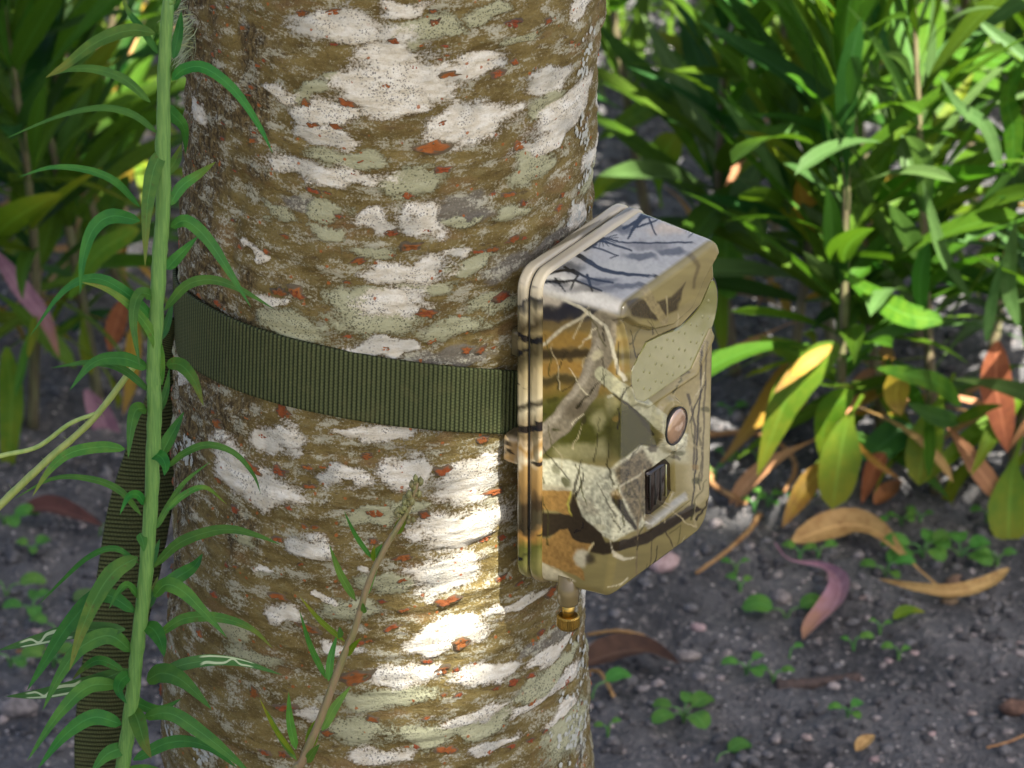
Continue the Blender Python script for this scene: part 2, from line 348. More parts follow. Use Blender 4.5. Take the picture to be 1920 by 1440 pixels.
def bark_mat():
    t = NT('lichen_bark'); uv = t.uv(); H = t.mapping(uv, (1, 2.1, 1)); HH = t.mapping(uv, (1, 2.1, 1)); VV = t.mapping(uv, (2.2, 1, 1))
    n1 = t.noise(H, 60, 6, 0.62); n2 = t.noise(HH, 170, 6, 0.65); n3 = t.noise(uv, 900, 4, 0.7); n4 = t.noise(VV, 260, 5, 0.7)
    c = t.mix(t.ss(n1, 0.36, 0.64), (0.112, 0.080, 0.025), (0.200, 0.152, 0.054))
    c = t.mix(t.math('MULTIPLY', t.ss(n2, 0.5, 0.68), 0.75), c, (0.20, 0.170, 0.080))
    c = t.mix(t.math('MULTIPLY', t.ss(n2, 0.44, 0.32), 0.7), c, (0.07, 0.050, 0.028))
    c = t.mix(t.math('MULTIPLY', t.ss(t.noise(H, 33, 4), 0.56, 0.68), 0.5), c, (0.20, 0.118, 0.055))
    c = t.mix(t.math('MULTIPLY', t.ss(n3, 0.54, 0.70), 0.38), c, (0.33, 0.28, 0.155))
    c = t.mix(t.math('MULTIPLY', t.ss(n3, 0.42, 0.30), 0.55), c, (0.045, 0.032, 0.018))
    n5 = t.noise(uv, 2100, 2, 0.6); c = t.mix(t.math('MULTIPLY', t.ss(n5, 0.42, 0.30), 0.4), c, (0.05, 0.036, 0.02)); c = t.mix(t.math('MULTIPLY', t.ss(n5, 0.6, 0.72), 0.25), c, (0.33, 0.27, 0.15))
    rb = t.attr('roughbark')
    cr = t.mix(t.ss(n4, 0.40, 0.60), (0.050, 0.036, 0.018), (0.165, 0.122, 0.055)); cr = t.mix(t.ss(n4, 0.58, 0.74), cr, (0.34, 0.29, 0.15))
    c = t.mix(t.ss(t.math('ADD', rb, t.math('MULTIPLY', t.math('SUBTRACT', n1, 0.5), 1.2)), 0.3, 0.7), c, cr)
    # greenish film + violet-grey stains, with shade painted in above the strap
    vi = t.ss(t.math('ADD', t.attr('violet'), t.math('MULTIPLY', t.math('SUBTRACT', n2, 0.5), 1.3)), -0.15, 0.35)
    c = t.mix(t.math('MULTIPLY', vi, 0.75), c, t.mix(n3, (0.050, 0.046, 0.042), (0.24, 0.23, 0.21)))
    # dots
    wuv = t.n('ShaderNodeVectorMath', operation='ADD'); wn = t.n('ShaderNodeTexNoise'); t.put(wn.inputs['Vector'], uv); wn.inputs['Scale'].default_value = 1400; wsc = t.n('ShaderNodeVectorMath', operation='SCALE'); t.put(wsc.inputs[0], wn.outputs[1]); wsc.inputs['Scale'].default_value = 0.0010; t.put(wuv.inputs[0], uv); t.put(wuv.inputs[1], wsc.outputs[0])
    vo = t.voro(wuv.outputs[0], 1050); vo2 = t.voro(wuv.outputs[0], 620); dn = t.noise(uv, 75, 3)
    d1 = t.math('MULTIPLY', t.ss(vo.outputs['Distance'], 0.40, 0.28), t.ss(dn, 0.45, 0.56))
    d2 = t.math('MULTIPLY', t.ss(vo2.outputs['Distance'], 0.30, 0.22), t.ss(t.noise(uv, 52, 3), 0.49, 0.58))
    dots = t.math('MAXIMUM', d1, d2)
    crk = t.math('MULTIPLY', t.ss(t.noise(t.mapping(uv, (1.6, 1, 1)), 640, 3, 0.6), 0.36, 0.31), 0.55)
    edge = t.math('MULTIPLY', t.math('SUBTRACT', n1, 0.5), 0.75); edge = t.math('ADD', edge, t.math('MULTIPLY', t.math('SUBTRACT', n2, 0.5), 0.75))
    edge = t.math('ADD', edge, t.math('MULTIPLY', t.math('SUBTRACT', n3, 0.5), 0.45))
    # ragged small specks of lichen everywhere
    sp = t.ss(t.math('ADD', t.noise(HH, 80, 6, 0.7), t.math('MULTIPLY', t.math('SUBTRACT', n3, 0.5), 0.55)), 0.50, 0.64)
    c = t.mix(t.math('MULTIPLY', sp, 0.85), c, t.mix(n1, (0.33, 0.33, 0.22), (0.50, 0.48, 0.40)))
    grit = t.math('MULTIPLY', t.math('SUBTRACT', n3, 0.5), 1.1)
    mg = t.ss(t.math('ADD', t.math('ADD', t.math('ADD', t.attr('pale'), 0.14), edge), grit), -0.12, 0.30)
    cg = t.mix(n2, (0.30, 0.31, 0.18), (0.46, 0.455, 0.31)); cg = t.mix(t.math('MULTIPLY', dots, 0.75), cg, (0.06, 0.06, 0.04)); cg = t.mix(t.math('MULTIPLY', crk, 0.6), cg, (0.16, 0.15, 0.09))
    c = t.mix(t.math('MULTIPLY', mg, 0.92), c, cg)
    wv = t.math('ADD', t.math('ADD', t.attr('white'), 0.15), edge); mw = t.ss(t.math('ADD', wv, t.math('MULTIPLY', grit, 0.8)), -0.10, 0.24)
    cw = t.mix(t.ss(n2, 0.35, 0.65), (0.58, 0.53, 0.42), (0.75, 0.725, 0.64)); cw = t.mix(t.math('MULTIPLY', t.ss(wv, 0.35, 0.0), 0.45), cw, (0.58, 0.49, 0.35))
    cw = t.mix(t.math('MULTIPLY', dots, 0.72), cw, (0.09, 0.09, 0.09)); cw = t.mix(crk, cw, (0.24, 0.20, 0.15)); cw = t.mix(t.math('MULTIPLY', t.ss(t.noise(uv, 38, 3), 0.50, 0.64), 0.6), cw, (0.38, 0.38, 0.34))
    c = t.mix(t.math('MULTIPLY', mw, 0.95), c, cw)
    vr = t.voro(uv, 330); rs = t.n('ShaderNodeSeparateXYZ'); t.put(rs.inputs[0], vr.outputs['Color'])
    fl = t.math('MULTIPLY', t.ss(t.math('ADD', vr.outputs['Distance'], t.math('MULTIPLY', t.math('SUBTRACT', n3, 0.5), 0.35)), 0.26, 0.18), t.ss(rs.outputs[0], 0.88, 0.90))
    c = t.mix(t.math('MULTIPLY', fl, 0.85), c, t.mix(n5, (0.22, 0.06, 0.015), (0.46, 0.15, 0.04)))
    h = t.math('ADD', t.math('MULTIPLY', n2, 0.7), t.math('MULTIPLY', n3, 0.55)); h = t.math('ADD', h, t.math('MULTIPLY', t.math('MULTIPLY', n4, rb), 1.6))
    h = t.math('ADD', h, t.math('MULTIPLY', t.math('MAXIMUM', mw, mg), 0.25))
    return t.done(t.prin(c, 0.82, t.bump(h, 0.9, 0.0017), **{'Specular IOR Level': 0.12}))
M['bark'] = bark_mat(); tm.materials.append(M['bark'])
tree = empty('tree', (0, 0, 0), 'tree trunk with mottled brown bark, white lichen and orange lenticels, strapped with a camera', 'tree')
trunk = link('trunk', tm, tree)

# lenticels (photo pixels: x, y, half width)
LEN = []
for sc, ox, oy, L in [(.427, 320, 0, [(580,55,25),(715,50,35),(1158,95,22),(1150,45,14),(1210,48,12),(1500,100,40),(1645,88,20),(980,175,22),(1095,195,14),(1205,200,15),(1212,242,13),(1185,262,13),(1070,297,18),(1512,275,18),(942,372,20),(1215,325,36),(1440,325,28),(775,443,36),(630,540,25),(730,545,25),(1185,535,20),(1145,640,65),(1530,638,32),(835,705,14),(893,705,14),(805,760,14),(1190,740,32),(1040,857,25),(1420,857,16),(1485,857,28),(1545,890,16),(1715,915,24),(1725,855,16),(625,835,25),(690,845,14),(680,965,16),(740,945,16),(967,1020,30),(1122,1012,20),(1048,1072,38),(970,1110,16),(508,1037,18),(425,1100,18),(828,1142,28),(1350,1108,24),(1420,1100,24),(1510,1052,32),(1560,1048,16),(775,1240,16),(485,1280,28),(555,1285,34),(1122,1375,38),(1450,1300,34),(1700,1068,20),(205,1330,22),(130,1295,18),(310,125,16),(215,225,10),(180,240,10),(380,290,16),(410,265,10),(360,380,18),(345,415,14),(390,460,12),(120,450,10),(235,540,12),(225,610,16),(365,615,20),(370,580,12),(270,755,12),(265,970,10),(310,1082,14),(185,30,18),(250,30,14),(720,190,14),(600,445,20),(1740,180,14),(1770,190,10),(1825,280,14),(1820,710,14),(1800,850,12)]),
 (.458, 300, 780, [(240,30,25),(845,175,20),(390,208,34),(490,222,28),(605,210,18),(665,210,14),(608,292,22),(238,265,20),(310,382,24),(530,375,14),(880,392,32),(1080,397,20),(635,450,18),(595,448,14),(490,498,24),(875,508,16),(1155,220,32),(1310,95,24),(1365,310,40),(1335,508,26),(1405,500,18),(995,577,32),(990,668,20),(580,603,14),(320,610,16),(285,605,12),(485,733,38),(235,727,22),(908,760,14),(998,797,20),(1175,760,50),(600,868,48),(945,870,30),(160,892,20),(800,930,30),(855,925,18),(1235,932,34),(1098,1010,16),(1155,1045,34),(1215,1040,12),(800,1077,58),(385,1135,26),(1160,1138,12),(1218,1135,16),(525,1190,48),(870,1242,24),(1090,1235,16),(685,1297,22),(1050,1355,16),(1010,1355,12),(1175,1368,36),(1445,1355,20),(1520,1330,20),(1355,1380,14),(435,1370,26),(505,1385,22),(1395,665,24),(1465,680,20),(1585,715,30),(1440,1085,30),(1370,1110,20),(1515,1060,24),(1660,1085,24),(1640,1110,12),(1660,1240,14),(1720,1175,12),(1560,885,20),(1685,890,12),(1605,860,12),(1515,1170,22),(1580,1290,14),(1715,1300,14),(95,1185,16),(70,965,14)]),
 (.354, 300, 540, [(650,650,42),(730,30,38),(650,20,30),(215,40,22),(300,80,26),(1000,248,20),(1410,135,44),(1445,290,28),(1192,320,26),(1625,330,28),(1700,325,28),(1768,315,16),(1805,45,40),(1700,795,28),(540,785,22),(320,700,24),(290,655,18),(462,685,12),(1095,893,24)])]:
    for x, y, r in L: LEN.append((ox + x * sc, oy + y * sc, r * sc))
def lent_mat():
    t = NT('lenticel_cork'); a = t.attr('rim'); nz = t.noise(t.obj(), 900, 4, 0.7)
    c = t.mix(t.ss(nz, 0.35, 0.65), (0.27, 0.065, 0.014), (0.47, 0.135, 0.028)); c = t.mix(t.ss(nz, 0.64, 0.75), c, (0.42, 0.22, 0.09))
    k = t.ss(t.math('ADD', a, t.math('MULTIPLY', t.math('SUBTRACT', nz, 0.5), 1.0)), 0.70, 1.0)
    c = t.mix(k, c, t.mix(nz, (0.07, 0.046, 0.026), (0.22, 0.17, 0.10))); c = hsvjit(t, c, 0.4, 0.02)
    return t.done(t.prin(c, 0.85, t.bump(nz, 0.9, 0.0006)))
LM = lent_mat(); LVAR = []
for k in range(14):
    r = np.random.default_rng(100 + k); na = 14; V = [(0, 0, .1)]; rim = [0.1]; asp = r.uniform(.34, .62); two = k % 4 == 1; ph = r.uniform(0, 6.28, 4); am = r.uniform(.06, .22, 4)
    for rr, hh in ((0.30, 0.22), (0.58, 0.30), (0.82, 0.20), (1.0, 0.0), (1.25, -0.35)):
        for j in range(na):
            a = j / na * 2 * math.pi; q = rr * (1 + sum(am[m_] * math.sin((m_ + 2) * a + ph[m_]) for m_ in range(4)) + r.uniform(-.13, .13))
            if two: q *= .62 + .45 * abs(math.cos(a))
            y = q * math.sin(a) * asp; pit = -.30 * math.exp(-(y / .10) ** 2) * (k % 3 == 0) * (rr < .8) + .16 * math.sin(q * 9 * math.cos(a) + k)
            V.append((q * math.cos(a), y, hh * (1 + r.uniform(-.6, .6)) + pit * (rr < 1))); rim.append(rr + r.uniform(-.12, .12) + (.45 if pit < -.15 else 0))
    Fc = [(0, 1 + j, 1 + (j + 1) % na) for j in range(na)]
    for ring in range(4):
        b = 1 + ring * na; Fc += [(b + j, b + na + j, b + na + (j + 1) % na, b + (j + 1) % na) for j in range(na)]
    me = mesh('lenticel', V, Fc, LM, smooth=True); attr(me, 'rim', rim); LVAR.append(me)
def put_lenticel(th, z, hw, seed):
    p = trunk_pt(th, z, float(trunk_disp(th * RB, z, 0.4)) + 0.0002); n = np.array([math.sin(th), -math.cos(th), 0]); tx = np.array([math.cos(th), math.sin(th), 0])
    rr = random.Random(seed); a = rr.gauss(0, 0.2); tx2 = tx * math.cos(a) + np.array([0, 0, 1]) * math.sin(a); bz = np.cross(n, tx2)
    o = link('lenticel', LVAR[rr.randrange(14)], trunk); hy = hw * rr.uniform(0.85, 1.25) if hw < 0.004 else hw * rr.uniform(.75, .95)
    hz = min(hw, 0.0035) * rr.uniform(0.55, 0.8)
    o.matrix_local = Matrix(((tx2[0] * hw, bz[0] * hy, n[0] * hz, p[0]), (tx2[1] * hw, bz[1] * hy, n[1] * hz, p[1]), (tx2[2] * hw, bz[2] * hy, n[2] * hz, p[2]), (0, 0, 0, 1)))
STRAPZ = []
for i, (x, y, r) in enumerate(LEN):
    if not 345 < x < 1096: continue
    th, z = trunk_hit(x, y); put_lenticel(th, z, max(r / 4800 * 1.12, 0.0012), i)
for i in range(70):                                               # the flanks a step to the side would show
    th = random.choice([-1, 1]) * random.uniform(1.4, 2.3); put_lenticel(th, random.uniform(0.16, 0.56), random.uniform(0.0015, 0.005), 1000 + i)

# loose grey lichen scales on the right edge and tufts
def flake_mat(name, c1, c2):
    t = NT(name); nz = t.noise(t.obj(), 700, 4)
    return t.done(t.prin(t.mix(nz, c1, c2), 0.8, t.bump(nz, 0.5, 0.0005)))
M['flake'] = flake_mat('grey_lichen', (0.28, 0.29, 0.25), (0.52, 0.53, 0.47)); M['tuft'] = flake_mat('green_beard_lichen', (0.22, 0.27, 0.14), (0.40, 0.44, 0.24))
def flakes(name, spots, n, size, seed):
    r = np.random.default_rng(seed); V = []; Fc = []
    for (px, py, sx, sy) in spots:
        for _ in range(n):
            th, z = trunk_hit(min(px + r.normal(0, sx), 1097), py + r.normal(0, sy)); th += abs(r.normal(0, .06)) if px > 1000 else 0
            base = trunk_pt(th, z, float(trunk_disp(th * RB, z, 0.3)) + 0.0003); nn = np.array([math.sin(th), -math.cos(th), 0]); tx = np.array([math.cos(th), math.sin(th), 0]); up = np.array([0, 0, 1.0])
            s = size * r.uniform(.5, 1.4); k = 7; b = len(V); V.append(base + nn * s * .12)
            for j in range(k):
                a = j / k * 6.283 + r.uniform(-.2, .2); q = s * r.uniform(.7, 1.0); V.append(base + tx * math.cos(a) * q + up * math.sin(a) * q + nn * (s * r.uniform(.0, .3)))
            Fc += [[b, b + 1 + j, b + 1 + (j + 1) % k] for j in range(k)]
    o = link(name, mesh(name, V, Fc, M['flake']), trunk); o['kind'] = 'stuff'
flakes('lichen_flakes', [(1085,1400,14,26),(1078,1330,18,26),(1085,1240,10,20),(1060,1395,20,22),(1090,330,5,12),(1075,420,10,12),(385,1410,10,10),(350,830,8,10),(352,860,6,6),(322,1365,8,8),(1092,250,4,20),(1085,120,6,20)], 30, 0.0013, 4)
def tuft(spot, n, ln, seed):
    r = np.random.default_rng(seed); V = []; Fc = []
    for _ in range(n):
        th, z = trunk_hit(spot[0] + r.normal(0, spot[2]), spot[1] + r.normal(0, spot[3])); p = trunk_pt(th, z, 0.0005); nn = np.array([math.sin(th), -math.cos(th), 0])
        d = unit(nn * r.uniform(.2, .9) + np.array([r.normal(0, .6), 0, r.normal(-.3, .7)])); L = ln * r.uniform(.4, 1); q = p + d * L * .5 + r.normal(0, L * .1, 3); e = p + d * L + np.array([0, 0, -L * .3])
        s = unit(np.cross(d, nn + .01)) * 0.00022; b = len(V); V += [p - s, p + s, q + s, q - s, e]; Fc += [[b, b + 1, b + 2, b + 3], [b + 3, b + 2, b + 4]]
    o = link('beard_lichen', mesh('beard_lichen', V, Fc, M['tuft']), trunk); o['kind'] = 'stuff'
tuft((352, 55, 8, 26), 420, 0.009, 5)

# limbs and crown high above, out of the picture; they cast the shade
def sun_line(p, c): d = c - p; S = np.array(SUN); t = d @ S; return np.linalg.norm(d - t[:, None] * S, axis=1)
HOLES = []
def hole(p, r): HOLES.append((np.asarray(p, float), r))
for px, py, r in [(882,1158,.003)]:
    th, z = trunk_hit(px, py); hole(trunk_pt(th, z), r)
th, z = trunk_hit(470, 1085); hole(trunk_pt(th, z), -0.020)
hole(at_y(300, 480, -0.105), -0.012); hole(at_y(298, 520, -0.105), -0.018)
for px, py, y, r in [(1160,40,1.05,.07),(1200,130,1.0,.06),(1180,290,.95,.04),(1235,335,.9,.03),(1255,285,.75,.03),(1330,60,.9,.06),(1480,60,.9,.08),(1600,40,.85,.08),(1560,130,.85,.06),(1700,70,.75,.07),
                     (1830,90,.7,.06),(1900,200,.7,.05),(1500,330,.9,.035),(1560,300,.9,.03),(1640,330,.9,.03),(1700,420,.85,.04),(1800,320,.85,.05),(1480,440,.85,.03),(1420,560,.8,.025),(1520,640,.72,.03),(1560,690,.7,.025),
                     (1740,650,.7,.03),(1860,640,.7,.04),(1880,760,.65,.03),(1780,830,.6,.02),(1640,500,.8,.03),(1760,530,.8,.04),(1900,480,.7,.05),(1390,200,.9,.04),(1560,470,.5,.02),(1700,200,.55,.05),(1820,230,.5,.04),
                     (60,40,.95,.03),(20,150,.9,.03),(220,20,1.0,.03),(180,300,.8,.01),(120,120,.85,.03)]:
    hole(at_y(px, py, y), r)
hole((.74, .26, 0), .11); hole((.86, .10, 0), .08)
def crown_mesh(n, c, rad, size, seed):
    r = np.random.default_rng(seed); P = r.normal(0, 1, (n, 3)); P = unit(P) * (r.random((n, 1)) ** (1 / 2.6)) * np.array(rad) + np.array(c)
    keep = np.ones(n, bool)
    for hp, hr in HOLES: keep &= sun_line(hp, P) > hr + size * 0.40
    S = np.array(SUN); ft = P - S * ((P[:, 2:3] - 0.12) / S[2])            # where each leaf's shadow falls
    dap = vn(ft[:, 0] * 11, ft[:, 1] * 8, 12) + .35 * sstep(.75, 1.1, ft[:, 1])
    keep &= ~((ft[:, 0] > 0.06 - .14 * sstep(.7, .9, ft[:, 1]) + .1 * vn(ft[:, 1] * 4, ft[:, 1] * 0, 9)) & (ft[:, 1] > 0.54) & (dap > -.28) & (r.random(n) < .96))
    P = P[keep]; n = len(P)
    d = unit(r.normal(0, 1, (n, 3)) * np.array([1, 1, .5]) + np.array([0, 0, -.35])); nrm = unit(r.normal(0, .55, (n, 3)) + np.array([0, 0, 1.0])); s = unit(np.cross(d, nrm)); nn = np.cross(s, d)
    L = size * r.uniform(.7, 1.25, (n, 1)); Wd = L * r.uniform(.2, .27, (n, 1))
    V = np.stack([P - d * L * .5, P + s * Wd + nn * Wd * .3 - d * L * .05, P + d * L * .5, P - s * Wd + nn * Wd * .3 - d * L * .05, P], 1).reshape(-1, 3)
    b = (np.arange(n) * 5)[:, None]
    Fc = np.concatenate([b + np.array([0, 1, 4]), b + np.array([1, 2, 4]), b + np.array([2, 3, 4]), b + np.array([3, 0, 4])])
    return mesh('crown', V, Fc, M['crown'], smooth=False)
M['crown'] = leaf_mat('crown_leaf', (0.05, 0.11, 0.025), (0.07, 0.14, 0.03), trans=0.25)
crown = link('crown', crown_mesh(30000, (0.72, -0.85, 3.35), (1.75, 1.75, 0.95), 0.105, 31), tree)
for i in range(7):
    a = i / 7 * 6.283 + .3; top = np.array([0.72 + 1.35 * math.cos(a), -0.85 + 1.35 * math.sin(a), 3.3 + .4 * math.sin(i * 2.1)])
    V, Fc = tube(catmull([(0.045, 0, 2.35 + .03 * i), (0.045 + .25 * (top[0] - .05), .25 * top[1], 2.75), 0.6 * top + np.array([0, 0, 1.25]), top], 16), np.linspace(.034, .006, 16), 8)
    link('limb', mesh('limb', V, Fc, M['stem_brown']), tree)

# ------------------------------------------------------------------ strap
def web_mat():
    t = NT('olive_webbing'); uv = t.uv(); sp = t.n('ShaderNodeSeparateXYZ'); t.put(sp.inputs[0], uv)
    rib = t.math('ABSOLUTE', t.math('SINE', t.math('MULTIPLY', sp.outputs[0], math.pi / 0.0018)))
    cross = t.math('ABSOLUTE', t.math('SINE', t.math('ADD', t.math('MULTIPLY', sp.outputs[1], math.pi / 0.0013), t.math('MULTIPLY', t.math('FLOOR', t.math('DIVIDE', sp.outputs[0], 0.0018)), 1.5708))))
    h = t.math('ADD', t.math('MULTIPLY', rib, 0.62), t.math('MULTIPLY', t.math('MULTIPLY', cross, rib), 0.38)); nz = t.noise(t.obj(), 130, 5)
    c = t.mix(t.ss(h, 0.15, 0.85), (0.020, 0.025, 0.011), (0.078, 0.092, 0.038)); c = t.mix(t.ss(nz, 0.5, 0.75, 0, 0.25), c, (0.10, 0.095, 0.04))
    return t.done(t.prin(c, 0.75, t.bump(h, 0.8, 0.0006), **{'Specular IOR Level': 0.1}))
M['web'] = web_mat()
tpts = [trunk_hit(x, y, .002) for x, y in [(357,547),(417,597),(498,625),(619,650),(796,675),(948,699)]]
bpts = [trunk_hit(x, y, .002) for x, y in [(352,682),(371,696),(477,745),(583,770),(760,799),(930,814)]]
def strap_edge(pts, th):
    a = np.array(pts); k = np.polyfit(a[:, 0], a[:, 1], 2)
    f = np.polyval(k, np.clip(th, -1.4, 0.75)); return f
tha = np.arange(-math.pi, math.pi, 0.0065)
def strap_zz(th):
    zt = strap_edge(tpts, th); zb = strap_edge(bpts, th)
    # round the back: ease from the left end to the box end
    L, R = -1.35, 0.72; k = np.where(th > R, (th - R) / (2 * math.pi + L - R), np.where(th < L, (th + 2 * math.pi - R) / (2 * math.pi + L - R), -1))
    k2 = np.clip(k, 0, 1); k2 = k2 * k2 * (3 - 2 * k2)
    for arr, P in ((zt, tpts), (zb, bpts)):
        e0 = strap_edge(P, np.array([R]))[0]; e1 = strap_edge(P, np.array([L]))[0]; arr[k >= 0] = (e0 * (1 - k2) + e1 * k2)[k >= 0]
    return zt, zb
zt, zb = strap_zz(tha); nrow = 30; rows = np.linspace(0, 1, nrow)
def strap_mesh(name, fn, n, Lu, wm):
    """fn(i array, s array, off) -> points; makes a thin closed band"""
def band(name, out, inn, ul, wid, closed, mat):
    n, m, _ = out.shape; V = np.concatenate([out.reshape(-1, 3), inn.reshape(-1, 3)]); o2 = n * m
    f1 = grid_faces(n, m, flip=False); f2 = grid_faces(n, m, flip=True) + o2
    if closed:
        j = np.arange(m - 1); a = (n - 1) * m + j; f1 = np.concatenate([f1, np.stack([a, a + 1, j + 1, j], -1)]); f2 = np.concatenate([f2, np.stack([a, j, j + 1, a + 1], -1) + o2])
    i = np.arange(n if closed else n - 1); e0 = i * m; e1 = ((i + 1) % n) * m
    s1 = np.stack([e0, e1, e1 + o2, e0 + o2], -1); s2 = np.stack([e0 + m - 1, e0 + m - 1 + o2, e1 + m - 1 + o2, e1 + m - 1], -1)
    Fc = np.concatenate([f1, f2, s1, s2])
    if not closed:
        j = np.arange(m - 1); Fc = np.concatenate([Fc, np.stack([j, j + o2, j + 1 + o2, j + 1], -1), np.stack([j, j + 1, j + 1 + o2, j + o2], -1) + (n - 1) * m])
    me = mesh(name, V, Fc, mat); uu = np.repeat(ul[:, None], m, 1); vv = np.repeat(np.linspace(0, wid, m)[None], n, 0)
    U_ = np.stack([uu, vv], -1).reshape(-1, 2); uvset(me, np.concatenate([U_, U_])); return me
zz_ = zb[:, None] * (1 - rows) + zt[:, None] * rows; tt_ = np.repeat(tha[:, None], nrow, 1)
so_ = 0.0024 + 0.0006 * vn(tha * 4, tha * 0, 3)[:, None] + 0.0016 * np.exp(-((tt_ + 1.45) / .25) ** 2) * (rows - .3)
edge_ = 0.00012 * np.abs(np.sin(tt_ * RB / 0.0018 * math.pi)) * (1 - (2 * rows - 1) ** 8)
so_ = so_ + edge_
me = band('strap_band', trunk_pt(tt_, zz_, so_), trunk_pt(tt_, zz_, so_ - 0.0013), tha * (RB + .002), 0.026, True, M['web'])
strap_loc = np.array([-0.0835, 0.0, 0.36])
strap = empty('strap', strap_loc, 'olive green ribbed webbing strap round the trunk with a long loose tail', 'strap')
o = link('strap_band', me, strap); o.location = tuple(-strap_loc)
tail = [(590,306,338,-.012),(650,296,336,.004),(720,282,334,.012),(790,256,332,.014),(870,227,329,.014),(960,201,321,.012),(1090,180,296,.008),(1195,161,270,.004),(1345,142,238,.0),(1440,140,226,-.002),(1520,144,216,-.004)]
Lp = np.array([at_y(l, y, yy) for y, l, r, yy in tail]); Rp = np.array([at_y(r, y, yy + .006) for y, l, r, yy in tail])
Lc = catmull(Lp, 260); Rc = catmull(Rp, 260); k = np.linspace(0, 1, 26)[None, :, None]
S_ = Lc[:, None] * (1 - k) + Rc[:, None] * k; nrm = unit(np.cross(np.gradient(S_, axis=0), Rc[:, None] - Lc[:, None])); nrm = np.where(nrm[..., 1:2] > 0, -nrm, nrm)
S_ = S_ + nrm * (0.0025 * np.sin(k * 2.6 + .3)); ul = np.concatenate([[0], np.cumsum(np.linalg.norm(np.diff(Lc, axis=0), axis=1))])
o = link('strap_tail', band('strap_tail', S_, S_ - nrm * .0013, ul, 0.026, False, M['web']), strap); o.location = tuple(-strap_loc)

# ------------------------------------------------------------------ trail camera
BA = math.radians(32.95); BC = np.array([0.0878, -0.0547, 0.3704]); BW, BH = 0.0378, 0.0668
BX = np.array([-math.sin(BA), -math.cos(BA), 0]); BY = np.array([math.cos(BA), -math.sin(BA), 0]); BZ = np.array([0, 0, 1.0])
YB, YF = -0.0199, 0.0232
def b2w(P): P = np.asarray(P, float); return BC + P[..., 0:1] * BX + P[..., 1:2] * BY + P[..., 2:3] * BZ
def bpx(P): return proj(b2w(P))
def front_xz(px, py, y=YF):
    r = ray(px, py); o = CAM - BC; t = (y - o @ BY) / (r @ BY); p = o + r * t; return p @ BX, p @ BZ
def seg_dist(P, pts):
    best = np.full(len(P), 1e9); tt = np.zeros(len(P)); pts = np.asarray(pts, float); L = np.concatenate([[0], np.cumsum(np.linalg.norm(np.diff(pts, axis=0), axis=1))])
    for i in range(len(pts) - 1):
        a, b = pts[i], pts[i + 1]; ab = b - a; t = np.clip(((P - a) @ ab) / (ab @ ab), 0, 1); d = np.linalg.norm(P - a - t[:, None] * ab, axis=1)
        m = d < best; best[m] = d[m]; tt[m] = ((L[i] + t * (L[i + 1] - L[i])) / L[-1])[m]
    return best, tt
def poly_sd(P, pts):
    pts = np.asarray(pts, float); ins = np.zeros(len(P), bool); j = len(pts) - 1
    for i in range(len(pts)):
        xi, yi = pts[i]; xj, yj = pts[j]
        c = ((yi > P[:, 1]) != (yj > P[:, 1])) & (P[:, 0] < (xj - xi) * (P[:, 1] - yi) / (yj - yi + 1e-9) + xi); ins ^= c; j = i
    d, _ = seg_dist(P, np.vstack([pts, pts[:1]])); return np.where(ins, d, -d)
FOREHEAD = [(1120,604),(1150,596),(1168,590),(1186,606),(1215,614),(1250,606),(1285,575),(1310,522),(1336,478),(1375,440),(1330,380),(1120,500)]
WINDOW = [(1212,642),(1183,700),(1190,748),(1212,754),(1300,692),(1336,612),(1346,556),(1336,524),(1314,572),(1277,612),(1240,628)]
PIR = [(1212,886),(1262,852),(1264,922),(1250,948),(1212,978)]
LEDGE = [(1209,978),(1284,922),(1290,936),(1212,997)]
def relief(Q):
    h = 0.0034 * sstep(-3, 5, poly_sd(Q, FOREHEAD))
    h -= 0.0024 * sstep(-2, 3, poly_sd(Q, WINDOW)) * (1 - sstep(-3, 5, poly_sd(Q, FOREHEAD)))
    e = np.hypot((Q[:, 0] - 1255) / 27, (Q[:, 1] - 795) / 50); h += 0.0026 * sstep(1.12, 0.92, e)
    e2 = np.hypot((Q[:, 0] - 1257) / 18, (Q[:, 1] - 795) / 35); h -= 0.0008 * sstep(1.05, 0.92, e2)
    for pts_, hw_, hh_ in ((FOREHEAD[1:9], 5, .0011), ([(1190,752),(1214,760),(1304,700),(1342,616),(1351,556)], 5, .0010), ([(1166,600),(1176,660),(1178,720),(1188,756)], 6, .0012)):
        h += hh_ * sstep(hw_, hw_ * .2, seg_dist(Q, pts_)[0])
    h -= 0.0055 * sstep(-2, 3, poly_sd(Q, PIR)); h += 0.0022 * sstep(-2, 3, poly_sd(Q, LEDGE))
    return h
def rrect(w, h, r, step):
    pts = []
    for cx, cz, a0 in ((w - r, h - r, 0), (-w + r, h - r, 90), (-w + r, -h + r, 180), (w - r, -h + r, 270)):
        for a in np.linspace(a0, a0 + 90, 9): pts.append((cx + r * math.cos(math.radians(a)), cz + r * math.sin(math.radians(a))))
    pts = np.array(pts + [pts[0]]); out = []
    for a, b in zip(pts[:-1], pts[1:]):
        n = max(1, int(round(np.linalg.norm(b - a) / step))); out += [a + (b - a) * k / n for k in range(n)]
    return np.array(out)
def rings_mesh(name, rings, capA=True, capB=True):
    n, m, _ = rings.shape; Fc = grid_faces(n, m, wrap=True, flip=True).tolist()
    if capA: Fc.append(list(range(m)))
    if capB: Fc.append(list(range((n - 1) * m, n * m))[::-1])
    return rings.reshape(-1, 3), Fc
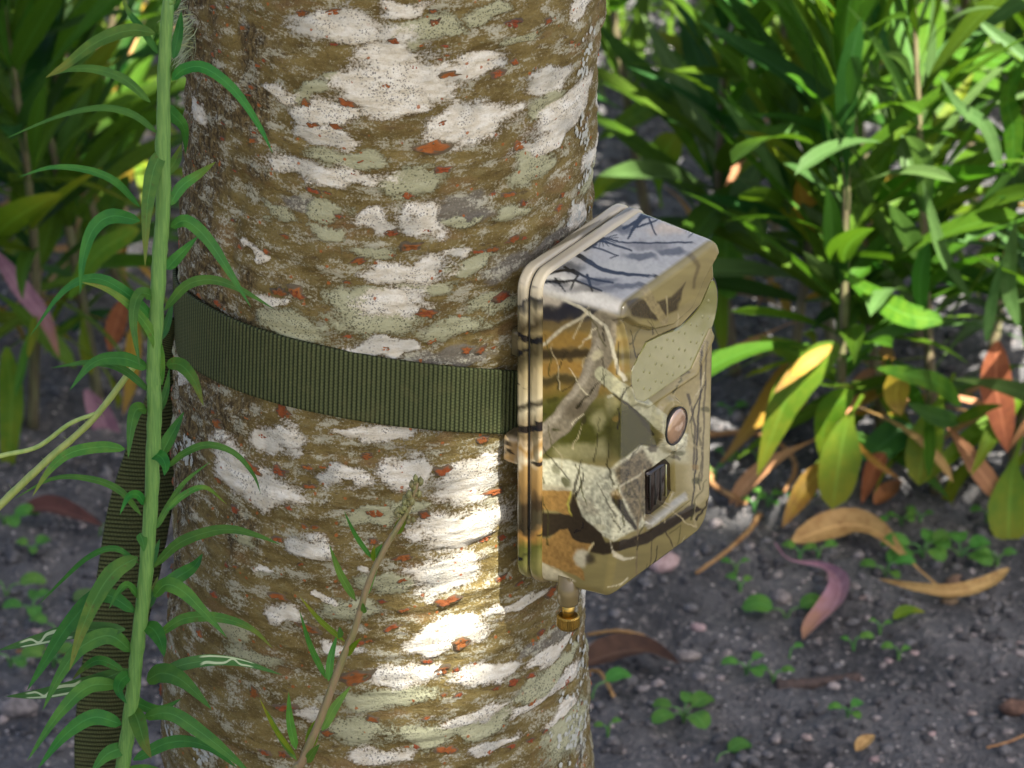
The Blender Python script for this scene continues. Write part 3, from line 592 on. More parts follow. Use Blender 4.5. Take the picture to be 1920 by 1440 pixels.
# ---- printed camouflage, painted in layers on the surface
def grade(c):
    g = c.mean(1, keepdims=True); c = g + (c - g) * 1.2; return np.clip(c * .68 * (np.clip(g, .02, 1) / .38) ** .85, 0.008, 0.8)
def camo(P3):
    """P3: box-local vertices -> rgb of the print"""
    P = np.asarray(P3, float).copy(); far = (P[:, 0] < -BW + .0065) & (P[:, 1] < YF - .004); P[far, 0] *= -1
    Q = bpx(P); x, y = Q[:, 0], Q[:, 1]
    wx = fbm(x / 22, y / 22, 4, 60) * 9; wy = fbm(x / 22, y / 22, 4, 66) * 9
    fine = fbm(x / 5, y / 5, 3, 71); Qw = Q + np.stack([wx, wy], -1); Ql = Q + np.stack([wx, wy], -1) * .35
    col = np.tile(np.array([0.385, 0.325, 0.150]), (len(Q), 1)) * (1 + 0.16 * fbm(x / 60, y / 14, 3, 75))[:, None]
    def lay(mask, c, tex=0.12):
        nonlocal col
        cc = np.array(c)[None] * (1 + tex * fine)[:, None]; col = col * (1 - mask[:, None]) + cc * mask[:, None]
    def blob(cx, cy, rx, ry, c, soft=.35, a=1.0): lay(a * sstep(1 + soft, 1 - soft, np.hypot((Qw[:, 0] - cx) / rx, (Qw[:, 1] - cy) / ry)), c)
    def stroke(pts, w0, w1, c, soft=1.6, a=1.0, tex=.25, warp=.35):
        d, t = seg_dist(Q + np.stack([wx, wy], -1) * warp, pts); lay(a * sstep(soft, -soft, d - (w0 + (w1 - w0) * t) / 2), c, tex)
    def poly(pts, c, soft=2.0, a=1.0, tex=.15, warp=.35): lay(a * sstep(-soft, soft, poly_sd(Q + np.stack([wx, wy], -1) * warp, pts)), c, tex)
    side = (P[:, 1] < YF - .003) | (x < 1150)
    # blurred backdrop bands of the side
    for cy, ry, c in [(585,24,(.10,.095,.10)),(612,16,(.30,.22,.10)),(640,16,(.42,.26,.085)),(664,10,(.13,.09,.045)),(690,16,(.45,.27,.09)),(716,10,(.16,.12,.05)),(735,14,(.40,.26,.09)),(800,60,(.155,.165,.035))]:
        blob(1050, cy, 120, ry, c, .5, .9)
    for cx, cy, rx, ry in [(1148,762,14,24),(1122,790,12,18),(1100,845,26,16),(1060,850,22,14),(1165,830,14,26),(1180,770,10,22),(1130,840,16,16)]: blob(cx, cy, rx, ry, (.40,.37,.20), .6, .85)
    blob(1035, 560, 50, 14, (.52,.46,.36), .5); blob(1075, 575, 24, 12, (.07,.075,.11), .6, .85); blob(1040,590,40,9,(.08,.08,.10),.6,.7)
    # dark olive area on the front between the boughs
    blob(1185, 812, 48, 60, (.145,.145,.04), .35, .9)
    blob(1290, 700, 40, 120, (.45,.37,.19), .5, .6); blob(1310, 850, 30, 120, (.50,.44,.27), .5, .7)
    # forehead: bark bough and brown cloud
    poly([(1172,566),(1190,560),(1230,566),(1260,556),(1285,530),(1270,580),(1230,602),(1185,592)], (.155,.115,.05), 3, .9)
    stroke([(1200,530),(1222,568),(1246,602)], 20, 15, (.40,.33,.17)); stroke([(1250,555),(1252,595)], 5, 2, (.42,.36,.20))
    stroke([(1290,470),(1310,500),(1300,540)], 10, 5, (.20,.15,.07), 3, .6)
    # big bough on the side
    stroke([(1135,600),(1128,660),(1100,730),(1050,795),(985,850)], 46, 44, (.33,.285,.20)); stroke([(1122,640),(1095,715),(1045,780),(985,832)], 12, 14, (.46,.41,.31), 5, .7)
    blob(1080, 770, 26, 16, (.20,.16,.10), .6, .6)
    # pale bough
    stroke([(1128,700),(1152,722),(1195,752),(1250,798)], 26, 32, (.47,.455,.30)); stroke([(1140,745),(1160,735)], 6, 3, (.5,.48,.33)); stroke([(1150,738),(1195,775),(1225,815)], 4, 5, (.10,.085,.04), 2, .8)
    # twigs
    stroke([(985,662),(1020,645),(1055,615),(1105,586)], 7, 6, (.52,.47,.33)); stroke([(1025,553),(1060,562),(1105,588),(1138,612),(1150,660),(1158,695),(1172,712)], 6, 7, (.54,.50,.37)); stroke([(1160,640),(1156,700)],3,3,(.10,.08,.04),1.5,.7)
    # log and cut bark
    poly([(980,858),(1060,862),(1140,878),(1140,925),(1080,925),(980,918)], (.57,.55,.395), 4, 1, .3); poly([(980,905),(1060,912),(1100,925),(980,926)], (.36,.30,.19), 5, .5)
    poly([(1135,885),(1185,848),(1200,835),(1230,838),(1262,800),(1290,815),(1285,850),(1230,880),(1212,905),(1212,985),(1150,1015),(1120,1000),(1085,975),(1080,930)], (.53,.515,.375), 3, 1, .45)
    poly([(1150,880),(1205,842),(1225,870),(1212,960),(1195,985),(1170,930)], (.22,.17,.095), 5, .85, .9)
    stroke([(1155,935),(1192,990)], 16, 8, (.075,.06,.035), 3, .9); blob(1255, 855, 40, 16, (.52,.50,.35), .5, .9); stroke([(1130,925),(1180,905),(1210,880)],5,3,(.55,.52,.38),2,.7)
    # dark ground and orange leaves
    poly([(980,960),(1062,962),(1075,925),(1090,970),(1130,1000),(1135,1018),(1180,1010),(1215,995),(1300,945),(1318,955),(1290,972),(1210,1020),(1130,1040),(1090,1030),(1060,1000),(980,1012)], (.135,.10,.058), 2.5)
    poly([(1080,935),(1110,940),(1125,965),(1095,965)], (.42,.38,.27), 5, .7, .6)
    OR = (.46,.28,.11)
    poly([(980,920),(1072,920),(1071,934),(1062,945),(1069,968),(1045,958),(1020,956),(980,960)], OR, 1.6, 1, .25)
    poly([(980,1010),(1030,1008),(1050,994),(1064,993),(1074,1010),(1088,1017),(1113,1020),(1108,1034),(1088,1038),(1078,1050),(1094,1072),(1096,1090),(1070,1074),(1040,1066),(1000,1048),(980,1046)], OR, 1.6, 1, .25)
    stroke([(1112,1018),(1104,1034),(1082,1044)], 4, 3, (.60,.52,.30)); stroke([(1072,922),(1064,945),(1070,967)], 3, 3, (.52,.47,.12))
    poly([(980,1048),(1005,1050),(1060,1077),(1080,1090),(980,1085)], (.56,.50,.34), 3)
    blob(1092, 1045, 16, 16, (.56,.51,.36), .4); blob(1108, 1048, 9, 12, (.13,.10,.06), .6, .8)
    poly([(1142,1010),(1150,1030),(1170,1045),(1196,1046),(1170,1052),(1150,1042)], (.60,.55,.40), 1.6)
    # thin stalks down the front
    stroke([(1206,870),(1198,960),(1193,1095)], 3, 3, (.33,.26,.15), 1, .9); stroke([(1222,1000),(1218,1065)], 2.5, 2, (.22,.17,.09), 1, .8); stroke([(1235,970),(1265,1030)], 2.5, 2, (.16,.12,.07), 1, .8)
    stroke([(1318,600),(1312,760),(1306,860),(1296,960)], 4, 3, (.11,.09,.06), 1.2, .9); stroke([(1290,740),(1305,800),(1300,880)], 5, 3, (.13,.10,.07), 1.5, .8); stroke([(1325,640),(1316,900)], 3, 3, (.16,.13,.08), 1.2, .7)
    stroke([(1268,810),(1290,790)],3,2,(.1,.08,.05),1,.8); stroke([(1255,1000),(1278,985),(1270,1020)],2,2,(.25,.21,.08),1,.7)
    rr_ = random.Random(77)
    for _ in range(70):
        sx_, sy_ = rr_.uniform(1000, 1330), rr_.uniform(600, 1100); ln_ = rr_.uniform(25, 90); an_ = rr_.gauss(-1.57, .5); e_ = (sx_ + ln_ * math.cos(an_), sy_ + ln_ * math.sin(an_)); m_ = ((sx_ + e_[0]) / 2 + rr_.uniform(-9, 9), (sy_ + e_[1]) / 2)
        stroke([(sx_, sy_), m_, e_], rr_.uniform(2.5, 4.5), 1.5, rr_.choice([(.07,.055,.03),(.09,.075,.03),(.60,.55,.38),(.16,.15,.045),(.52,.45,.28)]), 1.0, rr_.uniform(.45, .85), .3, .8)
    for _ in range(26):
        blob(rr_.uniform(1000, 1330), rr_.uniform(640, 1080), rr_.uniform(5, 13), rr_.uniform(4, 10), rr_.choice([(.13,.13,.035),(.10,.075,.04),(.55,.50,.33),(.40,.25,.09)]), .35, rr_.uniform(.4, .75))
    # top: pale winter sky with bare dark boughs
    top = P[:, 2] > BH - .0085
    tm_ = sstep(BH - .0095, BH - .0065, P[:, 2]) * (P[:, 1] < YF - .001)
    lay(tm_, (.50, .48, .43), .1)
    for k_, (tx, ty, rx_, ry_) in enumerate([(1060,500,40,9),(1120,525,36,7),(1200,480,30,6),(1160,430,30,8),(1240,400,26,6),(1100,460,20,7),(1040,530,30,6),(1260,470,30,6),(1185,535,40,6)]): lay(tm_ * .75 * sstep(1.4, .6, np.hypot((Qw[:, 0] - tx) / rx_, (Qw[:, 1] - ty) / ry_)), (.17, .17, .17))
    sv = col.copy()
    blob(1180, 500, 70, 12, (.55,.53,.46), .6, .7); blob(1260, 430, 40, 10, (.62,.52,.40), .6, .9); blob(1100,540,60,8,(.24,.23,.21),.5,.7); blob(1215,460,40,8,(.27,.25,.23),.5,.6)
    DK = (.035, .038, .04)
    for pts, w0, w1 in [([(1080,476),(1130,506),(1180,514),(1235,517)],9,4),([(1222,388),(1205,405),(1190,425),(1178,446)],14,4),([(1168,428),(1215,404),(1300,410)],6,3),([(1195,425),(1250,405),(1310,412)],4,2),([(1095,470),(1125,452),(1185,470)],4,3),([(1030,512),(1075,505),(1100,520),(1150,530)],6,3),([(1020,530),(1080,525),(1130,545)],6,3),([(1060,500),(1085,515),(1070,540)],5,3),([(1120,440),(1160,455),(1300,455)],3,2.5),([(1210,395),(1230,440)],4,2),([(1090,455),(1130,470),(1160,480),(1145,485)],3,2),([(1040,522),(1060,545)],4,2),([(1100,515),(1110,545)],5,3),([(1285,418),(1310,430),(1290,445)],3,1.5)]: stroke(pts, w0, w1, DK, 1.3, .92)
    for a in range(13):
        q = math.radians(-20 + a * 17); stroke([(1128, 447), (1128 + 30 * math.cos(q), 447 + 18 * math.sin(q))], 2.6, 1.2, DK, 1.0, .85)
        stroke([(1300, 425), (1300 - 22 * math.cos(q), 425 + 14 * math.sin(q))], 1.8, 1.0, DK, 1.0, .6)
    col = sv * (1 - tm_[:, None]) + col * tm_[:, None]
    # underside, back and the ledge
    poly(LEDGE, (.44, .42, .34), 2)
    return grade(col)
def camo_flange(P3):
    P = np.asarray(P3, float); y = bpx(np.stack([np.abs(P[:, 0]), P[:, 1], P[:, 2]], -1))[:, 1]; z = P[:, 2]; n = fbm(z * 140 + P[:, 1] * 30, P[:, 0] * 60 + P[:, 1] * 200, 4, 80); n2 = fbm(z * 60, P[:, 0] * 40 + P[:, 1] * 260, 3, 85)
    k = (bpx(np.stack([np.full(len(P), BW), P[:, 1], z], -1)))[:, 1] + n * 28 + P[:, 1] * 900
    st = [(500,(.56,.50,.38)),(545,(.50,.45,.34)),(553,(.10,.10,.10)),(575,(.46,.40,.26)),(600,(.17,.13,.065)),(625,(.38,.31,.17)),(650,(.17,.14,.07)),(690,(.46,.38,.22)),(735,(.52,.45,.30)),(748,(.12,.10,.06)),(765,(.50,.44,.30)),(800,(.30,.22,.12)),(815,(.50,.40,.26)),(830,(.44,.28,.12)),(848,(.55,.48,.34)),(870,(.42,.28,.13)),(905,(.36,.23,.10)),(930,(.13,.09,.05)),(985,(.11,.085,.045)),(1000,(.46,.26,.10)),(1020,(.20,.21,.06)),(1050,(.32,.30,.12)),(1075,(.40,.32,.17)),(1110,(.42,.34,.18))]
    ks = np.array([s[0] for s in st]); cs = np.array([s[1] for s in st]); c = np.stack([np.interp(k, ks, cs[:, i]) for i in range(3)], -1)
    tw = sstep(.10, .30, n2) * .6; c = c * (1 - tw[:, None]) + np.array([.17, .15, .09]) * tw[:, None]; dk = sstep(.30, .42, fbm(z * 230, P[:, 0] * 90 + P[:, 1] * 90, 3, 90)); c = c * (1 - .75 * dk[:, None])
    return grade(c)
def plastic():
    t = NT('camouflage_plastic'); c = t.attr('print', 0); nz = t.noise(t.obj(), 900, 3); big = t.noise(t.obj(), 60, 4)
    r = t.math('MULTIPLY_ADD', big, 0.10, 0.15)
    return t.done(t.prin(c, r, t.bump(nz, 0.12, 0.0003), **{'Specular IOR Level': 0.38, 'Coat Weight': 0.22, 'Coat Roughness': 0.08}))
M['plastic'] = plastic()
def plain(name, col, rough=.4, metal=0.0, **kw):
    t = NT(name); nz = t.noise(t.obj(), 500, 4); c = t.mix(t.ss(nz, .3, .7), col, tuple(x * .75 for x in col))
    return t.done(t.prin(c, t.math('MULTIPLY_ADD', nz, .2, rough - .1), t.bump(nz, .1, .0002), Metallic=metal, **kw))
M['brass'] = plain('brass', (.55, .36, .09), .32, 1.0); M['gasket'] = plain('dark_gasket', (.02, .02, .018), .6); M['glassdark'] = plain('sensor_dark', (.022, .014, .010), .15)

def mirror_mat(name, col, spec):
    t = NT(name); nz = t.noise(t.obj(), 300, 3); return t.done(t.prin(t.mix(nz, col, tuple(x * .8 for x in col)), 0.05, t.bump(t.noise(t.obj(), 55, 2), .02, .0004), **{'Specular IOR Level': spec, 'Metallic': 0.15, 'Coat Weight': 1.0, 'Coat Roughness': 0.03, 'Coat IOR': 1.65}))
M['led'] = mirror_mat('infrared_panel', (.27, .26, .075), .6); M['dome'] = mirror_mat('led_dome', (.30, .28, .13), .5); M['lensglass'] = mirror_mat('lens_glass', (.45, .28, .16), 1.0)
box = empty('trail_camera', BC, 'trail camera in glossy woodland camouflage plastic strapped to the trunk', 'camera'); box.rotation_euler = (0, 0, math.atan2(BX[1], BX[0]))
def bpart(name, V, Fc, mat, parent=None, paint=None, smooth=True):
    me = mesh(name, V, Fc, mat, smooth)
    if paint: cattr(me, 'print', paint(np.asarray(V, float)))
    return link(name, me, parent or box)
def plate(w, h, r, y0, y1, bev, inner):
    prof = [(y0, inner), (y0, bev), (y0 + bev * .3, bev * .3), (y0 + bev, 0), (y1 - bev, 0), (y1 - bev * .3, bev * .3), (y1, bev), (y1, inner)]; rg = []
    base = rrect(w, h, r, .0006); sc = lambda ins: base * np.array([(w - ins) / w, (h - ins) / h])
    mid = []
    for (a, i), (b, j) in zip(prof[:-1], prof[1:]):
        n = 5 if abs(b - a) > .002 else 1
        mid += [(a + (b - a) * k / n, i + (j - i) * k / n) for k in range(n)]
    mid.append(prof[-1])
    for yy, ins in mid: q = sc(ins); rg.append(np.stack([q[:, 0], np.full(len(q), yy), q[:, 1]], -1))
    return rings_mesh('p', np.array(rg))
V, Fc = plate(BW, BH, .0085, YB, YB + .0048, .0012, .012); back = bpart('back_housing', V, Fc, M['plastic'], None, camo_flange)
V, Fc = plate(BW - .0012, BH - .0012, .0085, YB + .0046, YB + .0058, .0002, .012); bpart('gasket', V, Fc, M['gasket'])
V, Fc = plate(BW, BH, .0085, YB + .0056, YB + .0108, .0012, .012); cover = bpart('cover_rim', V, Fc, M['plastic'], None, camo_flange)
# cover body
w0, h0, rc = BW - .0016, BH - .0014, .0062
base = rrect(w0, h0, rc, .00055); rg = []
ys = YB + .0100; rf = .0030
for k in np.linspace(0, 1, 56): rg.append((ys + (YF - rf - ys) * k, .0010 * k, 0))
for k in np.linspace(0, 90, 9)[1:]:
    a = math.radians(k); rg.append((YF - rf + rf * math.sin(a), .0010 + rf * (1 - math.cos(a)), 0))
R3 = []
for yy, ins, _ in rg:
    q = base * np.array([(w0 - ins) / w0, (h0 - ins) / h0]); R3.append(np.stack([q[:, 0], np.full(len(q), yy), q[:, 1]], -1))
last = R3[-1]; med = last.copy(); hh = h0 - w0; med[:, 0] = 0; med[:, 2] = np.clip(last[:, 2], -hh, hh)
for k in np.linspace(0, 1, 58)[1:]: R3.append(last * (1 - k) + med * k)
R3 = np.array(R3); n_side = 56; flat = R3.reshape(-1, 3)
Q = bpx(flat); fr = sstep(YF - rf, YF - .001, flat[:, 1]); dy = relief(Q) * fr
zc = front_xz(1128, 1040)[1]; zc2 = front_xz(1300, 955)[1]; zl = zc + (zc2 - zc) * np.clip((front_xz(1128, 1040)[0] - flat[:, 0]) / (front_xz(1128, 1040)[0] - front_xz(1300, 955)[0] + 1e-9), 0, 1)
dy -= np.clip(zl - flat[:, 2], 0, 1) * .16 * sstep(ys + .004, YF - .002, flat[:, 1])
dy -= np.clip(flat[:, 2] - (BH - .020), 0, 1) * .10 * sstep(ys + .004, YF - .002, flat[:, 1])
flat = flat.copy(); flat[:, 1] += dy
flat[:, 2] -= .0015 * sstep(.75, 1.0, flat[:, 2] / h0) * sstep(ys, YF, flat[:, 1])
V, Fc = rings_mesh('b', flat.reshape(R3.shape), True, False)
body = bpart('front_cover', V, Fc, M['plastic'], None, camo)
def slab(pts_xz, y0, y1, bev):
    p = np.array(pts_xz); c = p.mean(0); n = len(p); ar = sum(p[i - 1][0] * p[i][1] - p[i][0] * p[i - 1][1] for i in range(n)); p = p if ar > 0 else p[::-1]
    rg = [(y0, 0), (y1 - bev, 0), (y1, bev)]; V = []
    for yy, b in rg:
        L = np.linalg.norm(p - c, axis=1, keepdims=True); q = c + (p - c) * (1 - b / L); V.append(np.stack([q[:, 0], np.full(n, yy), q[:, 1]], -1))
    return rings_mesh('s', np.array(V))
wp = catmull(np.array([front_xz(x, y, YF - .001) for x, y in WINDOW + WINDOW[:1]]), 60)[:-1]
wc = wp.mean(0); V, Fc = slab(wc + (wp - wc) * 1.035, YF - .0048, YF - .0014, .0003); bpart('window_gasket', V, Fc, M['gasket'], body, None, False)
V, Fc = slab(wp, YF - .0045, YF - .0009, .0005); win = bpart('infrared_window', V, Fc, M['led'], body, None, False)
DV = []; DF = []
wq = np.array(WINDOW, float)
for i in range(9):
    for j in range(7):
        px, py = 1196 + j * 22 + (i % 2) * 11, 738 - i * 16 - j * 14 + 6
        if poly_sd(np.array([[px, py]], float), wq)[0] > 7:
            x, z = front_xz(px, py, YF - .001); b = len(DV)
            for rr, hh in ((.0007, 0), (.0006, .0001), (.0003, .00016)):
                for a in range(8): DV.append((x + rr * math.cos(a * .7854), YF - .0009 + hh, z + rr * math.sin(a * .7854)))
            for q in range(2): DF += [[b + q * 8 + a, b + q * 8 + (a + 1) % 8, b + q * 8 + 8 + (a + 1) % 8, b + q * 8 + 8 + a][::-1] for a in range(8)]
            DF.append([b + 16 + a for a in range(8)][::-1])
bpart('infrared_leds', DV, DF, M['led'], body)
def lathe(cx, cz, prof, n=40, sx=1.0):
    a = np.arange(n) / n * 2 * math.pi; rg = np.array([np.stack([cx + r * sx * np.cos(a), np.full(n, y), cz + r * np.sin(a)], -1) for r, y in prof]); return rings_mesh('l', rg)
lx, lz = front_xz(1256, 795, YF)
V, Fc = lathe(lx, lz, [(.0076, YF + .001), (.0076, YF + .0032), (.0074, YF + .0034), (.0070, YF + .0032), (.0070, YF + .001)], 40); bpart('lens_ring', V, Fc, M['gasket'], body)
V, Fc = lathe(lx, lz, [(.0072, YF + .001), (.0072, YF + .0031), (.005, YF + .0039), (.003, YF + .0043), (.001, YF + .0045), (.0001, YF + .0045)], 40); bpart('lens', V, Fc, M['lensglass'], body)
pp = catmull(np.array([front_xz(x, y, YF - .003) for x, y in [(1211,884),(1235,868),(1256,862),(1262,890),(1258,925),(1246,950),(1228,966),(1211,976),(1211,930),(1211,884)]]), 48)[:-1]
V, Fc = slab(pp, YF - .0065, YF - .0016, .0016); pirw = bpart('motion_sensor_window', V, Fc, M['glassdark'], body)
for k in range(4):
    x0, z0 = front_xz(1220 + k * 10, 955 - k * 8, YF - .0012); x1, z1 = front_xz(1220 + k * 10, 892 - k * 7, YF - .0012)
    V, Fc = tube([(x0, YF - .0015, z0), (x1, YF - .0015, z1)], .00035, 6); bpart('sensor_rib', V, Fc, M['led'] if k == 3 else M['gasket'], pirw)
# antenna socket under the case
def zlathe(cx, cy, prof, n=32, knurl=0.0):
    a = np.arange(n) / n * 2 * math.pi; rg = []
    for r, z, kn in prof:
        rr = r * (1 + kn * knurl * (np.arange(n) % 2 * 2 - 1)); rg.append(np.stack([cx + rr * np.cos(a), cy + rr * np.sin(a), np.full(n, z)], -1))
    return rings_mesh('z', np.array(rg)[::-1])
best = min(np.linspace(-.012, .02, 65), key=lambda yy: abs(bpx(np.array([[BW - .0045, yy, -BH - .006]]))[0, 0] - 1066))
sx, sy = BW - .0045, best
V, Fc = zlathe(sx, sy, [(.0040, -BH + .008, 0), (.0042, -BH - .0035, 0), (.0038, -BH - .0045, 0), (.0030, -BH - .005, 0)]); bpart('antenna_socket', V, Fc, M['plastic'], body, lambda v: np.tile([.15, .115, .05], (len(v), 1)))
V, Fc = zlathe(sx, sy, [(.0024, -BH - .0045, 0), (.0024, -BH - .0105, 0)]); bpart('socket_neck', V, Fc, M['brass'], body)
V, Fc = zlathe(sx, sy, [(.0036, -BH - .0098, 0), (.0042, -BH - .0103, 1), (.0043, -BH - .0140, 1), (.0039, -BH - .0150, 0), (.0025, -BH - .0150, 0), (.0025, -BH - .0135, 0)], 56, .035); bpart('knurled_nut', V, Fc, M['brass'], body, None, False)
# strap bracket on the back, bearing on the bark
for sgn, off, zz0 in ((1, .0312, -.0115), (1, .026, .031), (-1, .0335, -.0125), (-1, .026, .031)):
    V, Fc = plate(.0045, .0060, .002, YB - .0072, YB + .0005, .0006, .003); V = np.array(V); V[:, 0] += sgn * off; V[:, 2] += zz0; bpart('strap_bracket', V, Fc, M['plastic'], back, camo_flange)
V, Fc = plate(.012, .050, .004, YB - .0045, YB + .0005, .0006, .004); bpart('bearing_pad', V, Fc, M['gasket'], back)
# ------------------------------------------------------------------ leaves
def leaf_strip(C, wid, side, fold=0.18, n=None, prof='lance', twist=0.0, curl=0.0, mat=None, name='leaf'):
    """C: centre line (n,3); wid: full width; side: hint normal of the blade"""
    n = len(C); t = np.linspace(0, 1, n); T = unit(np.gradient(C, axis=0)); S = unit(np.cross(T, side)); Nn = np.cross(S, T)
    if twist: a = twist * t[:, None]; S, Nn = S * np.cos(a) + Nn * np.sin(a), Nn * np.cos(a) - S * np.sin(a)
    if prof == 'lance': p = np.clip(np.sin(np.pi * np.clip(t, 0, 1) ** 0.8), 0, 1) ** 0.75 * (1 - .25 * t); p = np.maximum(p, .16 * (1 - t))
    elif prof == 'spat': p = sstep(.15, .7, t) * np.sqrt(np.clip(1 - ((t - .7) / .3).clip(0, 1) ** 2, 0, 1)) + .10 * (1 - t)
    elif prof == 'round': p = np.sqrt(np.clip(1 - (2 * t - 1) ** 2, 0, 1)) * .95 + .06 * (1 - t)
    else: p = np.clip(np.sin(np.pi * t ** 0.62), 0, 1) ** 0.8 + .12 * (1 - t)
    p = p / p.max(); q = np.array([-1, -.5, 0, .5, 1.0]); w_ = (wid / 2 * p)[:, None]
    edge = 1 + 0.022 * np.sin(t * 31 + wid * 9e3)[:, None]
    V = C[:, None] + S[:, None] * (w_ * q * edge)[..., None] + Nn[:, None] * (w_ * (np.abs(q) * fold + curl * q * q))[..., None]
    me = mesh(name, V.reshape(-1, 3), grid_faces(n, 5), mat); uvset(me, np.stack([np.repeat(t, 5), np.tile((q + 1) / 2, n)], -1)); return me
VIEWN = -FWD
def px_leaf(parent, base, pts, y0, wpx, mat, dtip=0.0, fold=.2, prof='lance', facing=0.8, name='leaf', seed=0, twist=0.0, curl=0.0, n=14, label=None):
    """leaf whose midrib passes photo pixels; y0 = depth of its foot, dtip = metres its tip is nearer/further"""
    r = random.Random(seed * 7 + int(pts[0][0])); m = len(pts)
    C = np.array([at_y(x, y, y0 + dtip * (i / max(1, m - 1)) ** 1.3) for i, (x, y) in enumerate(pts)]); C = catmull(C, n)
    wm = wpx / FPX * np.linalg.norm(C[n // 2] - CAM)
    side = VIEWN * facing + np.array([r.uniform(-.25, .25), 0, 1 - facing + r.uniform(-.1, .2)])
    me = leaf_strip(C - base, wm, side, fold, prof=prof, twist=twist, curl=curl, mat=mat)
    o = link(name, me, parent)
    if label: o['label'] = label
    return o
def px_stem(parent, base, pts, y, w, mat, k=8, n=40, name='stem', wob=.1, extend=None):
    C = [at_y(a, b, y if not hasattr(y, '__len__') else y[i]) for i, (a, b) in enumerate(pts)]
    if extend: C = C + [np.array(e) for e in extend]
    C = catmull(C, n); R = np.interp(np.linspace(0, 1, n), np.linspace(0, 1, len(w)), w)
    V, Fc = tube(C - base, R, k, True, wob); o = link(name, mesh(name, V, Fc, mat), parent); return o

# tall narrow-leaved stem in front of the trunk
YS = -0.105
st = [(322,-40),(316,0),(308,120),(306,250),(305,400),(299,480),(293,600),(288,700),(290,760),(287,850),(283,950),(275,1050),(268,1130),(258,1210),(250,1290),(240,1370),(230,1440),(220,1520)]
foot = at_y(205, 1640, YS); foot = np.array([foot[0] - .012, YS - .01, float(gh(foot[0] - .012, YS - .01))])
herb = empty('leafy_herb', foot, 'tall green stem densely set with narrow arching leaves beside the strap tail', 'plant')
top = at_y(330, -40, YS)
C = [top + np.array([.012, 0, .22]), top + np.array([.008, 0, .11])] + [at_y(a, b, YS) for a, b in st] + [foot * .5 + at_y(220, 1520, YS) * .5, foot]
C = catmull(C, 120)[::-1]; V, Fc = tube(C - foot, np.interp(np.linspace(0, 1, 120), [0, .3, .75, 1], [.0029, .0027, .0027, .0012]) * (1 + .09 * np.maximum(0, np.sin(np.arange(120) * 1.9)) ** 4), 12, True, .16)
link('stem', mesh('stem', V, Fc, M['stem_green']), herb)
